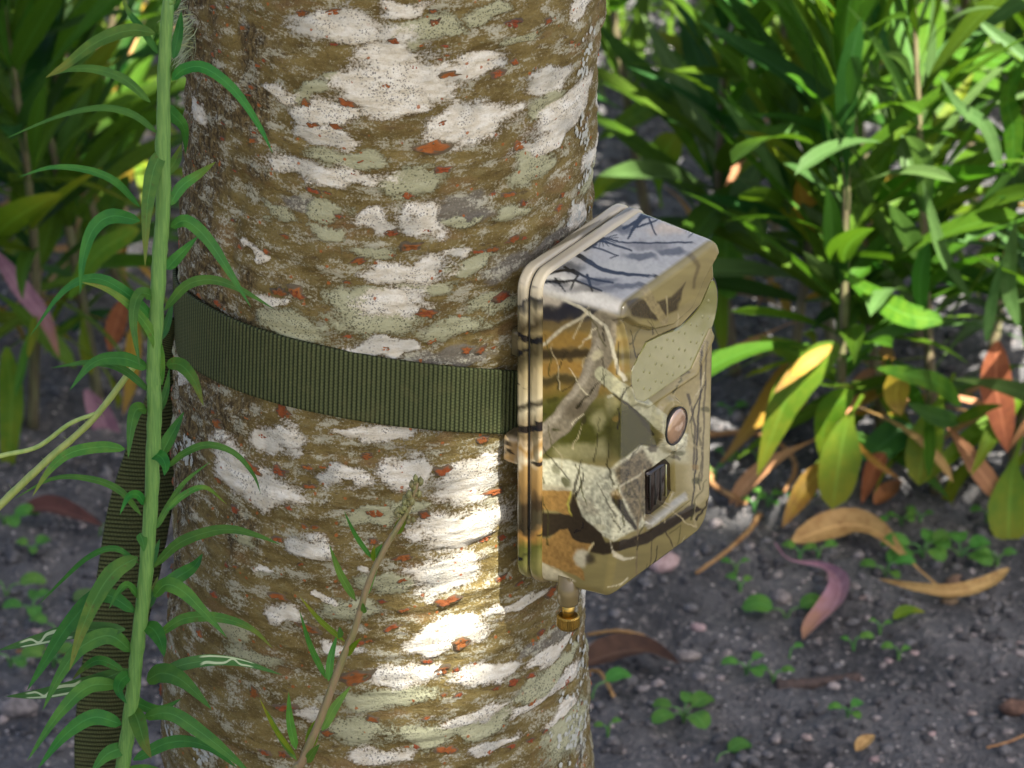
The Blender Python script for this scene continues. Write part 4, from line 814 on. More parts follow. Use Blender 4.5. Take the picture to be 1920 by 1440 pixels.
LV = [  # points, width px, tip depth change, material
 ([(322,150),(345,130),(385,128),(440,170),(485,235),(512,288)],21,-.01), ([(318,385),(340,350),(375,325),(405,303)],21,.02), ([(320,425),(350,415),(390,450),(430,510),(471,577)],23,-.015),
 ([(308,582),(350,535),(400,525),(455,545),(515,580)],18,.0), ([(312,505),(335,480),(372,442)],20,.02), ([(312,682),(340,685),(365,715),(382,762)],24,-.02), ([(300,858),(322,815),(345,772)],24,.02),
 ([(313,878),(345,850),(390,834),(440,850),(475,890),(489,926)],12,.0), ([(292,992),(312,955),(345,905),(395,865)],12,.02), ([(312,958),(345,928),(385,914),(426,946)],13,.015),
 ([(288,1064),(330,1022),(380,1000),(430,992),(480,1003),(528,1022)],20,-.01), ([(298,1102),(340,1078),(365,1060),(380,1038)],24,.02), ([(288,1118),(312,1096),(345,1110),(385,1150),(426,1196)],30,-.02),
 ([(298,1190),(345,1160),(410,1158),(470,1178),(512,1216)],18,.005), ([(275,1275),(305,1262),(345,1278),(398,1331)],34,-.02), ([(268,1345),(320,1338),(380,1375),(430,1415),(475,1455)],28,-.01), ([(250,1425),(320,1392),(385,1398),(445,1440)],22,.01),
 ([(290,62),(240,58),(180,80),(120,125),(85,146)],24,-.01), ([(282,192),(235,150),(180,130),(130,130),(90,144)],16,-.005), ([(296,250),(250,215),(190,202),(110,218),(5,262)],13,.0), ([(262,388),(215,340),(160,318),(95,314),(32,333)],13,-.01),
 ([(308,278),(288,320),(275,400),(272,502)],28,-.02), ([(262,414),(210,405),(175,430),(156,485),(150,552)],27,-.015), ([(292,602),(240,552),(180,522),(120,545),(55,632)],22,-.01), ([(290,556),(262,552),(250,600),(263,692)],22,-.02),
 ([(304,722),(296,650),(260,590),(205,545),(150,528)],20,-.012), ([(278,690),(230,672),(175,680),(130,732)],25,-.02), ([(282,735),(225,690),(165,680),(95,690)],15,.01), ([(275,768),(256,768),(246,800),(240,860)],27,-.02),
 ([(234,842),(190,838),(130,850),(90,885),(60,932)],22,-.01), ([(265,966),(225,920),(170,898),(100,897),(25,936)],13,.01), ([(272,946),(258,928),(240,932),(224,966)],17,-.02), ([(260,1056),(215,1028),(165,1045),(115,1090),(70,1136)],10,.01),
 ([(258,1045),(215,1070),(180,1120),(150,1190),(130,1258)],31,-.02), ([(262,1122),(240,1098),(222,1110),(204,1142)],15,-.015), ([(255,1148),(190,1115),(130,1170),(85,1240),(50,1296)],28,-.01), ([(248,1222),(205,1192),(150,1215),(110,1270),(80,1332)],32,-.015),
 ([(232,1258),(190,1238),(160,1250),(135,1275)],16,.01), ([(222,1284),(165,1288),(110,1340),(50,1428)],30,-.015), ([(228,1358),(175,1345),(120,1380),(70,1442)],26,-.01), ([(246,1262),(228,1275),(222,1295),(238,1320)],24,-.02), ([(248,1330),(258,1350),(270,1390),(284,1422)],34,-.025),
 ([(282,850),(300,855),(310,872),(308,892)],24,-.02), ([(272,1172),(290,1182),(302,1205),(308,1232)],28,-.02), ([(306,30),(330,10),(345,-30)],14,.01), ([(296,100),(270,60),(240,20),(225,-20)],14,.01), ([(325,110),(335,60),(340,20)],18,.015), ([(262,1000),(268,1015),(270,1035)],20,-.01),
 ([(308,200),(325,215),(345,240),(348,290)],26,.02), ([(310,330),(330,300),(340,270)],18,.02), ([(295,640),(312,610),(325,560)],18,.025), ([(288,790),(310,740),(318,690)],14,.02), ([(268,1090),(285,1050),(300,1010)],18,.025), ([(262,1150),(285,1120),(296,1080)],20,.02),
 ([(238,1400),(200,1415),(170,1450)],26,-.01), ([(245,1300),(262,1320),(300,1330),(340,1310)],22,.02), ([(225,1460),(190,1490),(150,1560)],26,-.02), ([(230,1450),(290,1450),(360,1490)],26,-.02)]
for i, (pts, wd, dt) in enumerate(LV):
    px_leaf(herb, foot, pts, YS, wd * random.uniform(.95, 1.15), M['lily_spot' if i % 4 == 1 else 'lily'], dt, fold=random.uniform(.05, .22), seed=i, prof='linear', facing=random.uniform(.75, .98), curl=random.uniform(-.2, .2), n=18)
px_leaf(herb, foot, [(303,1262),(345,1246),(400,1238),(460,1244),(530,1266)], YS, 24, M['lily_mined'], .005, prof='linear', facing=.9, n=18, label='leaf with pale squiggling insect trails')
px_leaf(herb, foot, [(235,1180),(150,1182),(70,1200),(-5,1220)], YS, 30, M['lily_mined'], .01, prof='linear', facing=.9, n=18, label='leaf with pale squiggling insect trails')
px_leaf(herb, foot, [(240,1255),(170,1280),(80,1300),(10,1306)], YS, 28, M['lily_mined'], .02, prof='linear', facing=.9, n=18, label='leaf with pale squiggling insect trails')
for k in range(26):                                               # above the picture
    z0 = top[2] + .008 * k; a = k * 2.4; b0 = np.array([top[0] + .008, YS, z0]); d = np.array([math.cos(a), math.sin(a) * .8, .5]); L = .05 - .0012 * k
    Cc = np.array([b0, b0 + d * L * .5, b0 + d * L * .9 - np.array([0, 0, L * .35])]); link('leaf', leaf_strip(catmull(Cc, 10) - foot, .006, np.array([0, -.3, 1.0]), prof='linear', mat=M['lily']), herb)

# pale hairy stalks crossing at the left
b = np.array([-0.155, -0.06, 0.0]); b[2] = float(gh(b[0], b[1]))
stalk = empty('hairy_stalk', b, 'pale yellow green bristly stalk leaning across in front of the strap tail', 'plant')
Cp = catmull([at_y(258, 678, -.085), at_y(175, 785, -.085), at_y(90, 862, -.085), at_y(0, 948, -.085), at_y(-90, 1050, -.08), b + np.array([0, 0, .08]), b], 60)
V, Fc = tube(Cp[::-1] - b, np.linspace(.0019, .0012, 60), 8, True, .12); link('stem', mesh('stem', V, Fc, M['stem_pale']), stalk)
V, Fc = tube(catmull([at_y(-70, 880, -.08), at_y(0, 855, -.08), at_y(70, 838, -.08), at_y(130, 795, -.084), at_y(180, 775, -.085)], 24) - b, np.linspace(.0011, .0009, 24), 6); link('side_stem', mesh('side_stem', V, Fc, M['stem_pale']), stalk)
hv = []; hf = []
for k in range(150):
    i = random.randrange(6, 56); p = Cp[i] + (Cp[i + 1] - Cp[i]) * random.random() - b; d = unit(np.array([random.gauss(0, 1), random.gauss(0, 1), random.gauss(0, 1)])) * random.uniform(.002, .0042); s = np.array([.00009, 0, .00009]); q = len(hv); hv += [p - s, p + s, p + d]; hf.append([q, q + 1, q + 2])
o = link('bristles', mesh('bristles', hv, hf, M['stem_pale']), stalk); o['kind'] = 'stuff'
for pts in ([(0,770),(60,745),(130,705),(150,640)], [(-10,860),(60,842)]): pass

# thin brown-stemmed sprig in front of the bark
YH = -0.112
sp_ = [(783,905),(768,950),(745,990),(725,1022),(692,1090),(665,1180),(640,1240),(602,1345),(568,1425),(545,1500)]
f2 = at_y(500, 1640, YH - .01); f2 = np.array([f2[0] - .01, YH - .015, 0.0]); f2[2] = float(gh(f2[0], f2[1]))
sprig = empty('flowering_sprig', f2, 'slender brown stemmed sprig with small narrow leaves and buds before the bark', 'plant')
C = catmull([at_y(a, q, YH) for a, q in sp_] + [f2 * .5 + at_y(545, 1500, YH) * .5, f2], 70)[::-1]
V, Fc = tube(C - f2, np.interp(np.linspace(0, 1, 70), [0, .4, .85, 1], [.0019, .0015, .0010, .0006]), 8, True, .12); link('stem', mesh('stem', V, Fc, M['stem_sprig']), sprig)
for i, (a, q, wd, m) in enumerate([((553,1417),(486,1308),7,'lime'),((556,1425),(500,1330),9,'lily'),((555,1405),(541,1297),12,'lily'),((604,1370),(658,1286),14,'lily'),((580,1402),(604,1338),18,'lime'),((612,1273),(561,1143),9,'lily'),((616,1277),(633,1187),11,'lily'),((647,1203),(561,1117),8,'lime'),((650,1230),(678,1195),9,'lime'),
     ((666,1125),(617,1020),11,'lily'),((685,1117),(709,1063),10,'lily'),((697,1047),(645,958),7,'lily'),((701,1047),(717,1020),10,'lily'),((742,1002),(766,962),14,'lime'),((640,1195),(636,1175),9,'lily'),((575,1430),(600,1395),12,'lily'),((684,1150),(680,1130),8,'lily'),((700,1052),(702,1022),7,'lime')]):
    mid = ((a[0] + q[0]) / 2 + (q[1] - a[1]) * .04, (a[1] + q[1]) / 2 - (q[0] - a[0]) * .04); px_leaf(sprig, f2, [a, mid, q], YH, wd * 1.35, M['seed' if m == 'lily' else m], random.uniform(-.012, .012), .15, 'linear', .95, seed=i, n=10)
for k in range(46):
    t = random.random(); px = 752 + 34 * t + random.gauss(0, 9 * (1 - t) + 2); py = 975 - 85 * t + random.gauss(0, 4); p = at_y(px, py, YH + random.gauss(0, .0012)) - f2; s = random.uniform(.0006, .0013)
    link('bud', mesh('bud', ICO * 1.3 * s * np.array([.8, .8, 1.4]) + p, ICOF.copy(), M['bud']), sprig)

# ------------------------------------------------------------------ broad-leaved bushes behind
LEAFV = []
for k in range(10):
    bend = [-.3, -.1, .15, .3, .55, .8, 1.1, .4, .25, .7][k]; n = 11; t = np.linspace(0, 1, n); ang = bend * t ** 1.2; st_ = np.stack([np.zeros(n), np.cos(ang), -np.sin(ang)], -1) / n
    C = np.cumsum(st_, 0) - st_[0]; C[:, 0] += .06 * np.sin(t * 3 + k) * t
    LEAFV.append((C, [.085, .10, .12, .09, .13, .11, .14, .085, .15, .10][k], random.uniform(.1, .4), random.uniform(-.6, .6)))
_lc = {}
def leaf_mesh(k, m):
    if (k, m) not in _lc:
        C, wd, fo, tw = LEAFV[k]; _lc[(k, m)] = leaf_strip(C, wd, np.array([0, 0, 1.0]), fo, prof='lance' if k % 3 else 'spat', twist=tw, mat=M[m])
    return _lc[(k, m)]
def add_leaf(parent, base, p, az, el, L, m, k=None, roll=0.0, wscale=1.0):
    k = random.randrange(10) if k is None else k; o = link('leaf', leaf_mesh(k, m), parent)
    o.matrix_local = Matrix.Translation(Vector(p - base)) @ Matrix.Rotation(az, 4, 'Z') @ Matrix.Rotation(el, 4, 'X') @ Matrix.Rotation(roll, 4, 'Y') @ Matrix.Diagonal((L * wscale, L, L, 1)); return o
def bush(px, py, h, label, n=26, L=.075, pal='g', lean=(0, 0), group=None, low=.25, seed=0, stems=1, top_up=True):
    random.seed(seed); b = on_ground(px, py); root = empty('leafy_bush', b, label, 'bush', group)
    for s in range(stems):
        ln = np.array([lean[0] + random.uniform(-.06, .06), lean[1] + random.uniform(-.05, .05), 0]); hh = h * random.uniform(.85, 1.05); off = np.array([random.uniform(-.012, .012), random.uniform(-.012, .012), 0]) * (stems > 1)
        C = catmull([b + off + np.array([0, 0, -.004]), b + off + ln * .35 + np.array([random.uniform(-.01, .01), 0, hh * .4]), b + off + ln + np.array([0, 0, hh])], 24)
        V, Fc = tube(C - b, np.linspace(.0034, .0012, 24), 7, True, .2, seed); link('stem', mesh('stem', V, Fc, M['stem_bush']), root)
        nn = n // stems
        for i in range(nn):
            t = low + (1 - low) * (i + random.random() * .6) / nn; p = C[min(23, int(t * 23))]; az = i * 2.4 + random.uniform(-.4, .4) + s
            up = (t - low) / (1 - low); el = .50 + .80 * up + random.uniform(-.3, .25)
            r = random.random()
            if up < .18: m = random.choice(['lime', 'lime', 'yellow', 'dry', 'green']); el -= .7
            elif pal == 'd': m = 'dark' if r < .4 else 'green' if r < .9 else 'lime'
            elif pal == 'y': m = 'lime' if r < .45 else 'green' if r < .9 else 'yellow'
            elif pal == 'b': m = 'grey' if r < .55 else 'green' if r < .9 else 'dark'
            else: m = 'green' if r < .66 else 'dark' if r < .80 else 'grey' if r < .94 else 'lime'
            add_leaf(root, b, p, az, el, L * (.62 if up < .18 else 1.0) * random.uniform(.7, 1.2) * (1 - .35 * max(0, up - .7) / .3), m, roll=random.uniform(-.5, .5), wscale=.72 if m == 'grey' else 1.0)
        for i in range(10):
            add_leaf(root, b, C[23 - i % 3], i * .65 + random.random(), random.uniform(.95, 1.4), L * random.uniform(.55, .85), 'grey' if pal == 'b' else 'green', k=random.choice([0, 1, 2]), wscale=.85)
    return root, b
BUSH = [
 # px, py, height, leaves, length, palette, lean, stems, label
 (1755,925,.30,46,.078,'b',(.02,0),1,'grey green bush with upright leaf tips and orange dead leaf, right of the camera'),
 (1560,915,.26,34,.080,'g',(-.01,.02),1,'green bush with long drooping lime leaves close behind the camera'),
 (1660,880,.34,48,.080,'g',(.01,.01),1,'tall green bush between the drooping lime bush and the grey green bush'),
 (1885,930,.33,44,.078,'b',(.03,0),1,'grey green bush with a broad hanging lime leaf at its foot'),
 (1470,800,.30,42,.085,'g',(-.03,.02),1,'green bush with a curled yellow leaf behind the camera'),
 (1990,900,.34,40,.08,'b',(0,0),1,'grey green bush with many upright narrow leaf tips next to the hanging lime leaf'),
 (1380,700,.27,36,.085,'g',(-.03,0),1,'dark green bush with broad upright leaf right beside the camera top'),
 (1240,560,.30,34,.080,'g',(-.02,.02),1,'green bush with a glowing yellow green leaf between trunk and camera'),
 (1560,660,.33,44,.085,'g',(.02,.02),1,'green bush behind the curled yellow leaf'),
 (1720,650,.36,48,.085,'b',(.02,.03),1,'grey green bush with a small maroon leaf'),
 (1860,660,.36,46,.085,'g',(.0,.03),1,'green bush behind the grey green bush with orange dead leaf'),
 (1990,640,.36,40,.085,'g',(.0,.03),1,'green bush rising behind the upright grey green leaf tips'),
 (1450,480,.30,38,.085,'y',(.0,.03),1,'sunlit yellow green bush over bright patches of soil'),
 (1640,440,.32,42,.085,'y',(.02,.03),1,'sunlit yellow green bush behind the maroon leaf'),
 (1830,430,.32,40,.085,'y',(.02,.03),1,'sunlit yellow green bush behind the grey green bushes'),
 (1330,330,.26,34,.080,'y',(.0,.03),1,'far sunlit yellow green bush seen beyond the trunk edge'),
 (1540,250,.26,34,.085,'y',(.0,.03),1,'far sunlit yellow green bush at the back of the clump'),
 (1750,240,.28,34,.085,'y',(.0,.03),1,'far sunlit yellow green bush behind the tall bushes'),
 (1190,140,.16,30,.06,'y',(.0,.03),1,'small bright far bush just beside the trunk edge'),
 (1930,260,.28,34,.085,'y',(.0,.03),1,'far sunlit yellow green bush behind the upright leaf tips'),
 # left
 (60,800,.30,40,.085,'d',(-.01,0),1,'dark green bush with a hanging yellow leaf left of the leafy stem'),
 (185,745,.27,36,.080,'d',(.01,.01),1,'dark green bush with pink dead leaf behind the leafy stem'),
 (-50,780,.32,36,.085,'d',(.0,.0),1,'dark green bush with a purple striped leaf'),
 (270,640,.26,30,.075,'d',(.0,.02),1,'dark green bush half hidden behind trunk and strap'),
 (110,560,.32,44,.085,'d',(.0,.02),1,'dark green bush behind the pink dead leaf'),
 (10,520,.34,40,.085,'g',(.0,.02),1,'green bush with broad blades behind the purple striped leaf'),
 (230,440,.30,40,.085,'g',(.0,.02),1,'green bush with yellow dead leaves beside the trunk'),
 (90,330,.28,38,.085,'g',(.0,.02),1,'green bush in front of a pale dry leaf'),
 (-20,260,.28,34,.085,'d',(.0,.02),1,'dark bush behind the pale dry leaf'),
 (250,200,.26,36,.085,'d',(.0,.02),1,'dark bush far behind the trunk and leafy stem'),
 (120,140,.24,34,.085,'d',(.0,.02),1,'dark bush at the far end of the shaded clump'),
]
BR = {}
for i, (px, py, h, n, L, pal, lean, stn, lab) in enumerate(BUSH): BR[i] = bush(px, py, h, lab, int(n * (.75 if i in (7, 15, 18) else 1.45 if i < 6 else 1.5 if i > 19 else 1.05 if i < 12 else .8)), L * (1.45 if i < 20 else 1.35), pal, lean, None, (.17 if i < 6 else .26) if i < 12 or i > 19 else .4, 100 + i, stn)
bush(*proj(np.array([.845, .30, 0])), .07, 'low yellow green plant added out of view for the camera window to mirror', 16, .035, 'y', (0, 0), None, .2, 77)  # unseen plant, added to give the infrared window a green reflection
# leaves picked out one by one in the photograph: bush, midrib pixels, depth of the bush foot, width, material
def hero(i, pts, wd, m, dt=0.0, prof='lance', fold=.15, facing=.85, twist=0.0, curl=0.0, y=None, label=None):
    r, b = BR[i]; px_leaf(r, b, pts, (b[1] - .03) if y is None else y, wd * 1.1, M[m], dt, fold, prof, facing, seed=i + len(pts), twist=twist, curl=curl, n=16, label=label)
hero(1, [(1572,645),(1530,680),(1480,740),(1450,810),(1420,893)], 62, 'lime', -.02); hero(1, [(1560,648),(1500,690),(1450,738)], 26, 'yellow', -.03)
hero(1, [(1618,740),(1590,790),(1575,860),(1560,955)], 72, 'lime', -.02, 'spat'); hero(1, [(1600,732),(1565,760),(1545,800),(1540,870)], 46, 'lime', .0)
hero(2, [(1790,700),(1760,760),(1735,830),(1722,910)], 62, 'lime', -.02, 'spat'); hero(3, [(1915,820),(1900,880),(1893,950),(1890,1022)], 76, 'lime', -.02, 'spat', label='broad hanging lime leaf')
hero(0, [(1870,640),(1868,720),(1880,790),(1890,850)], 56, 'rust', -.01, label='orange dead leaf'); hero(1, [(1543,868),(1515,910),(1490,950),(1466,990)], 38, 'yellow', -.03, 'lance', .4, label='orange withered leaf')
hero(0, [(1660,850),(1640,880),(1615,945)], 34, 'rust', .0, 'lance', .5); hero(1, [(1690,690),(1680,740),(1690,780)], 44, 'yellow', .0)
hero(4, [(1500,330),(1505,390),(1535,430),(1590,445),(1640,478)], 52, 'yellow', -.01, 'lance', .5, .8, 1.0, label='curled yellow leaf'); hero(9, [(1655,418),(1690,430),(1715,460),(1765,500)], 38, 'rust', .0, 'lance', .4, .8, .8, label='small maroon leaf')
hero(6, [(1405,480),(1400,420),(1400,360),(1425,300)], 74, 'grey', .0, 'lance', .05, label='broad upright leaf'); hero(7, [(1240,390),(1235,340),(1245,290),(1270,250)], 56, 'lime', .0, 'spat', .05, label='glowing yellow green leaf'); hero(7, [(1115,375),(1130,340),(1170,320),(1215,318)], 24, 'lime', .0)
hero(6, [(1370,560),(1360,500),(1365,440),(1380,400)], 66, 'green', .01, 'lance', .05); hero(7, [(1330,330),(1260,220),(1180,170),(1125,155)], 26, 'green', -.02); hero(7, [(1310,260),(1230,160),(1160,90),(1120,45)], 34, 'dark', .0)
hero(7, [(1310,200),(1240,190),(1170,230),(1120,262)], 40, 'green', .0); hero(6, [(1560,470),(1480,410),(1400,385),(1310,365)], 36, 'dark', -.02); hero(4, [(1480,400),(1440,300),(1390,230),(1345,175)], 24, 'grey', -.02); hero(4, [(1560,340),(1500,250),(1420,240),(1345,155)], 22, 'green', .0)
hero(8, [(1560,300),(1640,390),(1690,420)], 28, 'yellow', -.03); hero(0, [(1770,600),(1700,590),(1630,550),(1575,505)], 44, 'green', -.03, 'lance', .1); hero(0, [(1820,560),(1770,480),(1745,400),(1730,340)], 24, 'grey', -.03)
hero(0, [(1800,760),(1760,720),(1690,700),(1640,690)], 34, 'green', -.03); hero(0, [(1790,790),(1840,770),(1880,760)], 22, 'green', -.03); hero(0, [(1800,790),(1750,780),(1700,755)], 34, 'dark', -.03); hero(2, [(1710,800),(1680,815),(1640,845),(1615,862)], 60, 'dark', -.02, 'lance', .1)
hero(4, [(1640,575),(1590,580),(1550,590),(1520,620)], 30, 'dark', -.03); hero(8, [(1530,0),(1500,120),(1480,210),(1470,250)], 34, 'green', -.02); hero(9, [(1690,230),(1685,130),(1680,70),(1670,20)], 28, 'grey', -.03); hero(9, [(1760,10),(1750,120),(1735,190)], 26, 'lime', .0)
hero(3, [(1880,330),(1850,240),(1800,200),(1760,140)], 26, 'grey', -.02); hero(5, [(1900,330),(1900,240),(1890,180),(1930,100)], 36, 'green', -.02); hero(3, [(1910,610),(1890,540),(1895,470),(1905,410)], 30, 'grey', -.03); hero(3, [(1850,640),(1860,560),(1880,480)], 24, 'grey', -.03)
# left
hero(20, [(12,650),(22,740),(18,830),(5,965)], 44, 'lime', -.02, 'lance', .15, label='hanging yellow leaf'); hero(22, [(-10,470),(40,540),(85,600),(112,672)], 32, 'pink', .0, 'lance', .15, label='purple striped leaf'); hero(21, [(160,730),(195,790),(212,850),(205,925)], 44, 'pink', .0, 'lance', .4, label='pink dead leaf')
hero(26, [(170,110),(205,150),(255,195)], 40, 'yellow', .0); hero(26, [(240,290),(235,330),(236,350)], 28, 'yellow', .0); hero(21, [(235,560),(215,620),(205,660)], 36, 'rust', .0); hero(25, [(30,420),(60,340),(95,285),(118,250)], 62, 'green', -.02); hero(25, [(10,480),(90,430),(170,330),(225,255)], 60, 'green', .0)
hero(27, [(250,60),(190,130),(120,200),(60,270)], 46, 'green', .0); hero(24, [(240,330),(190,420),(130,500),(70,540)], 56, 'green', -.01); hero(26, [(150,340),(190,230),(250,130),(300,60)], 46, 'dark', .0); hero(20, [(130,560),(180,480),(240,440),(262,430)], 40, 'lime', .0); hero(28, [(10,30),(80,40),(170,70),(200,100)], 40, 'dry', .05, label='pale dry leaf')
hero(21, [(255,600),(250,660),(245,720),(230,780)], 30, 'yellow', .0); hero(24, [(50,700),(110,640),(160,600),(215,580)], 40, 'dark', .0)

# ------------------------------------------------------------------ things lying on the soil
def ground_leaf(name, label, cat, pts, wd, m, prof='lance', lift=.004, arch=.0, fold=.3, twist=0.0, curl=0.2, group=None):
    P = [on_ground(x, y, lift) for x, y in pts]; n = 18; C = catmull(P, n); C[:, 2] += arch * np.sin(np.pi * np.linspace(0, 1, n)); b = C[0].copy(); b[2] = float(gh(b[0], b[1]))
    wm = wd / FPX * np.linalg.norm(b - CAM); o = link(name, leaf_strip(C - b, wm, np.array([.1, -.35, 1.0]), fold, prof=prof, twist=twist, curl=curl, mat=M[m], name=name)); o.location = tuple(b); tag(o, label, cat, group); return o
ground_leaf('dry_leaf', 'large curled tan dry leaf with long stalk lying on the soil', 'dry leaf', [(1768,1108),(1700,1062),(1640,1015),(1570,1000),(1480,1018)], 62, 'dry', 'spat', .004, .006, .25, .3)
ground_leaf('dry_leaf', 'pink purple withered leaf with twisted stalk lying on the soil', 'dry leaf', [(1452,1018),(1480,1055),(1545,1072),(1575,1105),(1565,1145),(1535,1175),(1505,1200)], 50, 'pink', 'spat', .004, .003, .45, -.6, .3)
ground_leaf('dry_leaf', 'thin orange brown withered leaf curving up beside the tan leaf stalk', 'dry leaf', [(1892,1066),(1850,1100),(1790,1118),(1720,1108),(1645,1085)], 30, 'dry', 'lance', .004, .002, .4, .4)
ground_leaf('dead_leaf', 'broad dark brown rotting leaf close beside the trunk', 'dead leaf', [(1085,1250),(1150,1238),(1210,1232),(1275,1246)], 66, 'darkbrown', 'lance', .006, .004, .35, .2)
ground_leaf('dead_leaf', 'dark brown rolled leaf on the soil left of the strap tail', 'dead leaf', [(40,958),(90,965),(140,978),(195,988)], 46, 'darkbrown', 'lance', .005, .004, .4)
ground_leaf('dry_leaf', 'pale tan scrap of leaf near the brown clod', 'dry leaf', [(1605,1408),(1622,1395),(1640,1378)], 26, 'dry', 'lance', .003, .001, .4)
ground_leaf('dry_leaf', 'small pale green fallen leaf below the thin withered leaf', 'fallen leaf', [(1675,1160),(1700,1150),(1735,1148)], 26, 'lime', 'lance', .004, .001, .2)
ground_leaf('dry_leaf', 'grey blue scrap of leaf beside the strap tail', 'dry leaf', [(140,1128),(160,1120),(185,1108)], 30, 'grey', 'lance', .004, .001, .2)
ground_leaf('dry_leaf', 'small orange scrap of leaf in the drooping bushes shade', 'dry leaf', [(1640,945),(1665,930),(1690,900)], 36, 'rust', 'lance', .004, .002, .4)
def stick(name, label, pts, r0, r1, m, lift=.002, cat='twig', arch=0.0):
    P = np.array([on_ground(x, y, lift) for x, y in pts]); C = catmull(P, 30); C[:, 2] += arch * np.sin(np.pi * np.linspace(0, 1, 30)); b = C[0].copy(); b[2] = float(gh(b[0], b[1])); V, Fc = tube(C - b, np.linspace(r0, r1, 30), 8, True, .35, int(pts[0][0])); o = link(name, mesh(name, V, Fc, M[m])); o.location = tuple(b); tag(o, label, cat)
stick('twig', 'short thick dark brown stick half sunk in the soil', [(1455,1287),(1530,1282),(1612,1270)], .0032, .0028, 'twig', .001)
stick('dry_stalk', 'tan curved dry stalk arching out behind the camera', [(1325,815),(1390,818),(1440,832),(1480,862),(1490,890),(1470,922)], .0016, .0012, 'dry', .004, 'stalk', .004)
stick('dry_stalk', 'tan dry stalk hooked beside the camera edge', [(1335,880),(1335,915),(1365,935),(1400,945)], .0016, .0012, 'dry', .003, 'stalk', .003)
stick('dry_stalk', 'long straight tan stalk running toward the camera foot', [(1305,1075),(1355,1045),(1400,1005),(1425,965)], .0009, .0015, 'dry', .003, 'stalk', .002)
stick('dry_stalk', 'pale bent stalk beside the dark brown rotting leaf', [(1100,1190),(1160,1186),(1210,1198),(1235,1220)], .0008, .0012, 'dry', .003, 'stalk', .001)
stick('dry_stalk', 'tan stalk lying across the dark brown leaf end', [(1102,1260),(1125,1275),(1150,1305)], .001, .001, 'dry', .003, 'stalk', .004)
stick('dry_stalk', 'thin straw lying below the grey scrap at the strap tail', [(30,1222),(80,1220),(130,1228)], .0006, .0006, 'dry', .003, 'stalk', .001)
stick('dry_stalk', 'thin curved straw near the brown clod', [(1850,1402),(1890,1395),(1930,1375)], .0006, .0006, 'dry', .003, 'stalk', .001)
def stone(px, py, rpx, label, cat='stone', c='st', group=None, seed=0):
    r = np.random.default_rng(seed); b = on_ground(px, py); s = rpx / FPX * np.linalg.norm(b - CAM); n, m = 7, 10; V = [(0, 0, s * .62)]
    for i in range(1, n):
        for j in range(m):
            a = math.pi * i / n; q = j / m * 2 * math.pi; rr = s * (1 + .22 * math.sin(q * 2 + seed) + r.uniform(-.13, .13)); V.append((rr * math.sin(a) * math.cos(q), rr * .8 * math.sin(a) * math.sin(q), rr * .62 * math.cos(a)))
    V.append((0, 0, -s * .6)); Fc = [(0, 1 + j, 1 + (j + 1) % m) for j in range(m)] + [(1 + i * m + j, 1 + (i + 1) * m + j, 1 + (i + 1) * m + (j + 1) % m, 1 + i * m + (j + 1) % m) for i in range(n - 2) for j in range(m)] + [(len(V) - 1, 1 + (n - 2) * m + (j + 1) % m, 1 + (n - 2) * m + j) for j in range(m)]
    o = link('stone' if cat == 'stone' else 'soil_clod', mesh('stone', V, Fc, M[c])); o.location = (b[0], b[1], b[2] + s * .22); tag(o, label, cat, group)
def stone_mat(name, a, b):
    t = NT(name); nz = t.noise(t.obj(), 260, 5, .65); return t.done(t.prin(hsvjit(t, t.mix(t.ss(nz, .35, .68), a, b), .4), .85, t.bump(nz, .7, .0012)))
M['st'] = stone_mat('stone_grey', (.12, .105, .10), (.26, .225, .21)); M['stp'] = stone_mat('stone_pink', (.24, .17, .155), (.36, .27, .25)); M['clod'] = stone_mat('clod_brown', (.10, .06, .035), (.19, .12, .07))
for i, (x, y, r, lab, c) in enumerate([(1248,1062,30,'pinkish stone just below the camera corner','stp'),(35,1335,32,'grey stone left of the strap tail, largest of its cluster','st'),(1910,1335,30,'rounded brown clod of soil','clod'),(1455,1270,10,'grey stone at the thick end of the dark stick','st'),(1465,1125,22,'brownish stone beside the pink withered leaf','st'),(1455,1390,14,'grey stone below the dark stick','st'),(1790,1095,20,'brown clod under the thin withered leaf','clod'),(1780,1130,16,'brown clod beside the small fallen leaf','clod'),(1290,1235,20,'grey lump at the tip of the dark rotting leaf','st'),(1310,1180,14,'pink stone right of the bent pale stalk','stp')]):
    stone(x, y, r, lab, 'stone' if c != 'clod' else 'clod', c, None, i)
for i in range(46):
    random.seed(500 + i); x = random.choice([random.uniform(1120, 1920), random.uniform(1120, 1920), random.uniform(0, 240)]); y = random.uniform(960, 1440)
    stone(x, y, random.uniform(5, 12), 'small grey pebble scattered on the bare soil', 'stone', random.choice(['st', 'st', 'stp']), 'small pebbles on the soil', 60 + i)
# seedlings
def seedling(px, py, nl, L, label, group=None, seed=0, h=.006, m='seed'):
    random.seed(900 + seed); b = on_ground(px, py); root = empty('seedling', b, label, 'seedling', group)
    for i in range(nl):
        a = i * 2.4 + random.random() * .8; d = np.array([math.cos(a), math.sin(a), 0]); hh = h * random.uniform(.7, 1.3); p0 = np.array([0, 0, -.002]); p1 = d * L * .45 + np.array([0, 0, hh]); LL = L * random.uniform(.7, 1.15)
        V, Fc = tube(catmull([p0, d * L * .15 + np.array([0, 0, hh * .8]), p1], 8), np.linspace(.0006, .0004, 8), 5); link('stem', mesh('stem', V, Fc, M['stem_green']), root)
        C = catmull([p1, p1 + d * LL * .5 + np.array([0, 0, LL * .15]), p1 + d * LL + np.array([0, 0, -LL * .05])], 9); link('leaf', leaf_strip(C, LL * random.uniform(.6, .8), np.array([0, -.25, 1.0]), .12, prof='round', mat=M[m]), root)
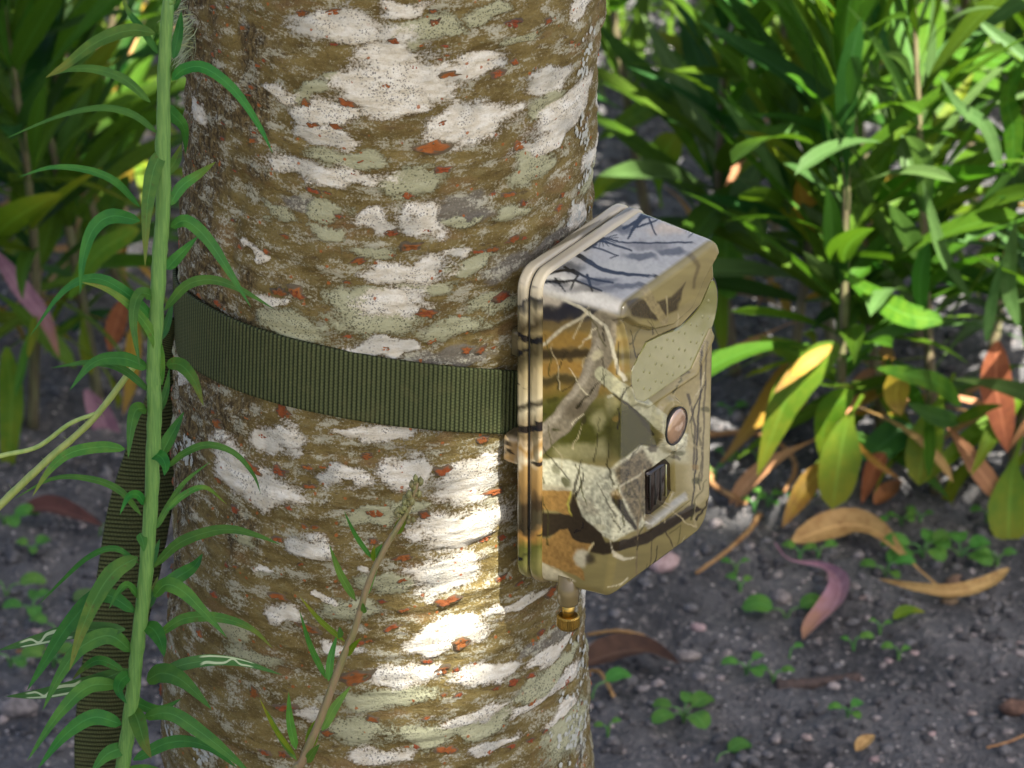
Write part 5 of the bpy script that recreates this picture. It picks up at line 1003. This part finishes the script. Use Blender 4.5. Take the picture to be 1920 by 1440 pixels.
for i, (x, y, nl, L, lab) in enumerate([(1282,1350,5,.013,'largest seedling with several stalked leaves below the dark stick'),(1475,1160,2,.015,'seedling with one broad oval leaf beside the pink withered leaf'),(1400,1265,3,.009,'yellowish seedling at the thick end of the dark stick'),(1450,1280,2,.008,'seedling leaning on the dark stick'),(1730,1045,5,.014,'leafy seedling cluster behind the curled tan leaf'),(1800,1050,4,.013,'seedling with round leaves behind the tan leaf stalk'),(1660,1080,3,.010,'seedling touching the tan leaf stalk'),(1340,1432,1,.017,'single broad green seedling leaf at the stalked seedling'),(1108,1310,1,.018,'single round seedling leaf against the trunk base side')]):
    seedling(x, y, nl, L, lab, None, i)
for i, (x, y, nl, L) in enumerate([(1380,1075,2,.008),(1388,1112,2,.008),(1600,1220,3,.008),(1685,1238,2,.007),(1650,1190,3,.007),(1590,1345,4,.008),(1140,1382,2,.006),(1500,1048,2,.008),(1535,1045,2,.008),(1360,870,3,.007),(1415,962,3,.008),(1440,950,3,.008),(1370,780,2,.008),(1690,985,3,.008),(1725,980,3,.008),(1340,900,2,.006),(1500,955,3,.007),(1640,1000,3,.007),(1870,1060,2,.009),(1580,1000,3,.006),(1420,870,2,.007),(1480,1235,1,.006),(1850,980,3,.007)]):
    seedling(x, y, min(nl, 2 + i % 2), L * .8, 'tiny green seedling sprouting on the soil below the bushes', 'tiny seedlings right of the trunk', 20 + i)
for i, (x, y, nl, L) in enumerate([(8,985,3,.012),(185,1005,1,.013),(12,1118,2,.015),(60,1150,4,.010),(100,1250,4,.010),(20,1250,3,.011),(110,1195,2,.014),(60,1040,3,.008)]):
    seedling(x, y, nl, L, 'green seedling sprouting on the soil left of the strap tail', 'seedlings left of the trunk', 60 + i)

# bright short grass in the sun beyond the bushes
r = np.random.default_rng(8); NG = 9000
gx_ = r.uniform(-.05, 1.0, NG); gy_ = r.uniform(1.02, 2.3, NG); hgt = r.uniform(.02, .055, NG); az = r.uniform(0, 6.28, NG)
b0 = np.stack([gx_, gy_, gh(gx_, gy_)], -1); s_ = np.stack([np.cos(az), np.sin(az), np.zeros(NG)], -1) * .0016; d_ = np.stack([np.sin(az) * .4, -np.cos(az) * .4, np.ones(NG)], -1) * hgt[:, None]
V = np.stack([b0 - s_, b0 + s_, b0 + d_ * .55 + s_ * .8, b0 + d_ * .55 - s_ * .8, b0 + d_ + np.stack([np.sin(az), -np.cos(az), np.zeros(NG)], -1) * hgt[:, None] * .3], 1).reshape(-1, 3)
bi = (np.arange(NG) * 5)[:, None]; Fc = np.concatenate([bi + np.array([0, 1, 2]), bi + np.array([0, 2, 3]), bi + np.array([3, 2, 4])])
tag(link('grass', mesh('grass', V, Fc, M['lime'])), 'short bright sunlit grass beyond the bushes', 'grass', None, 'stuff')
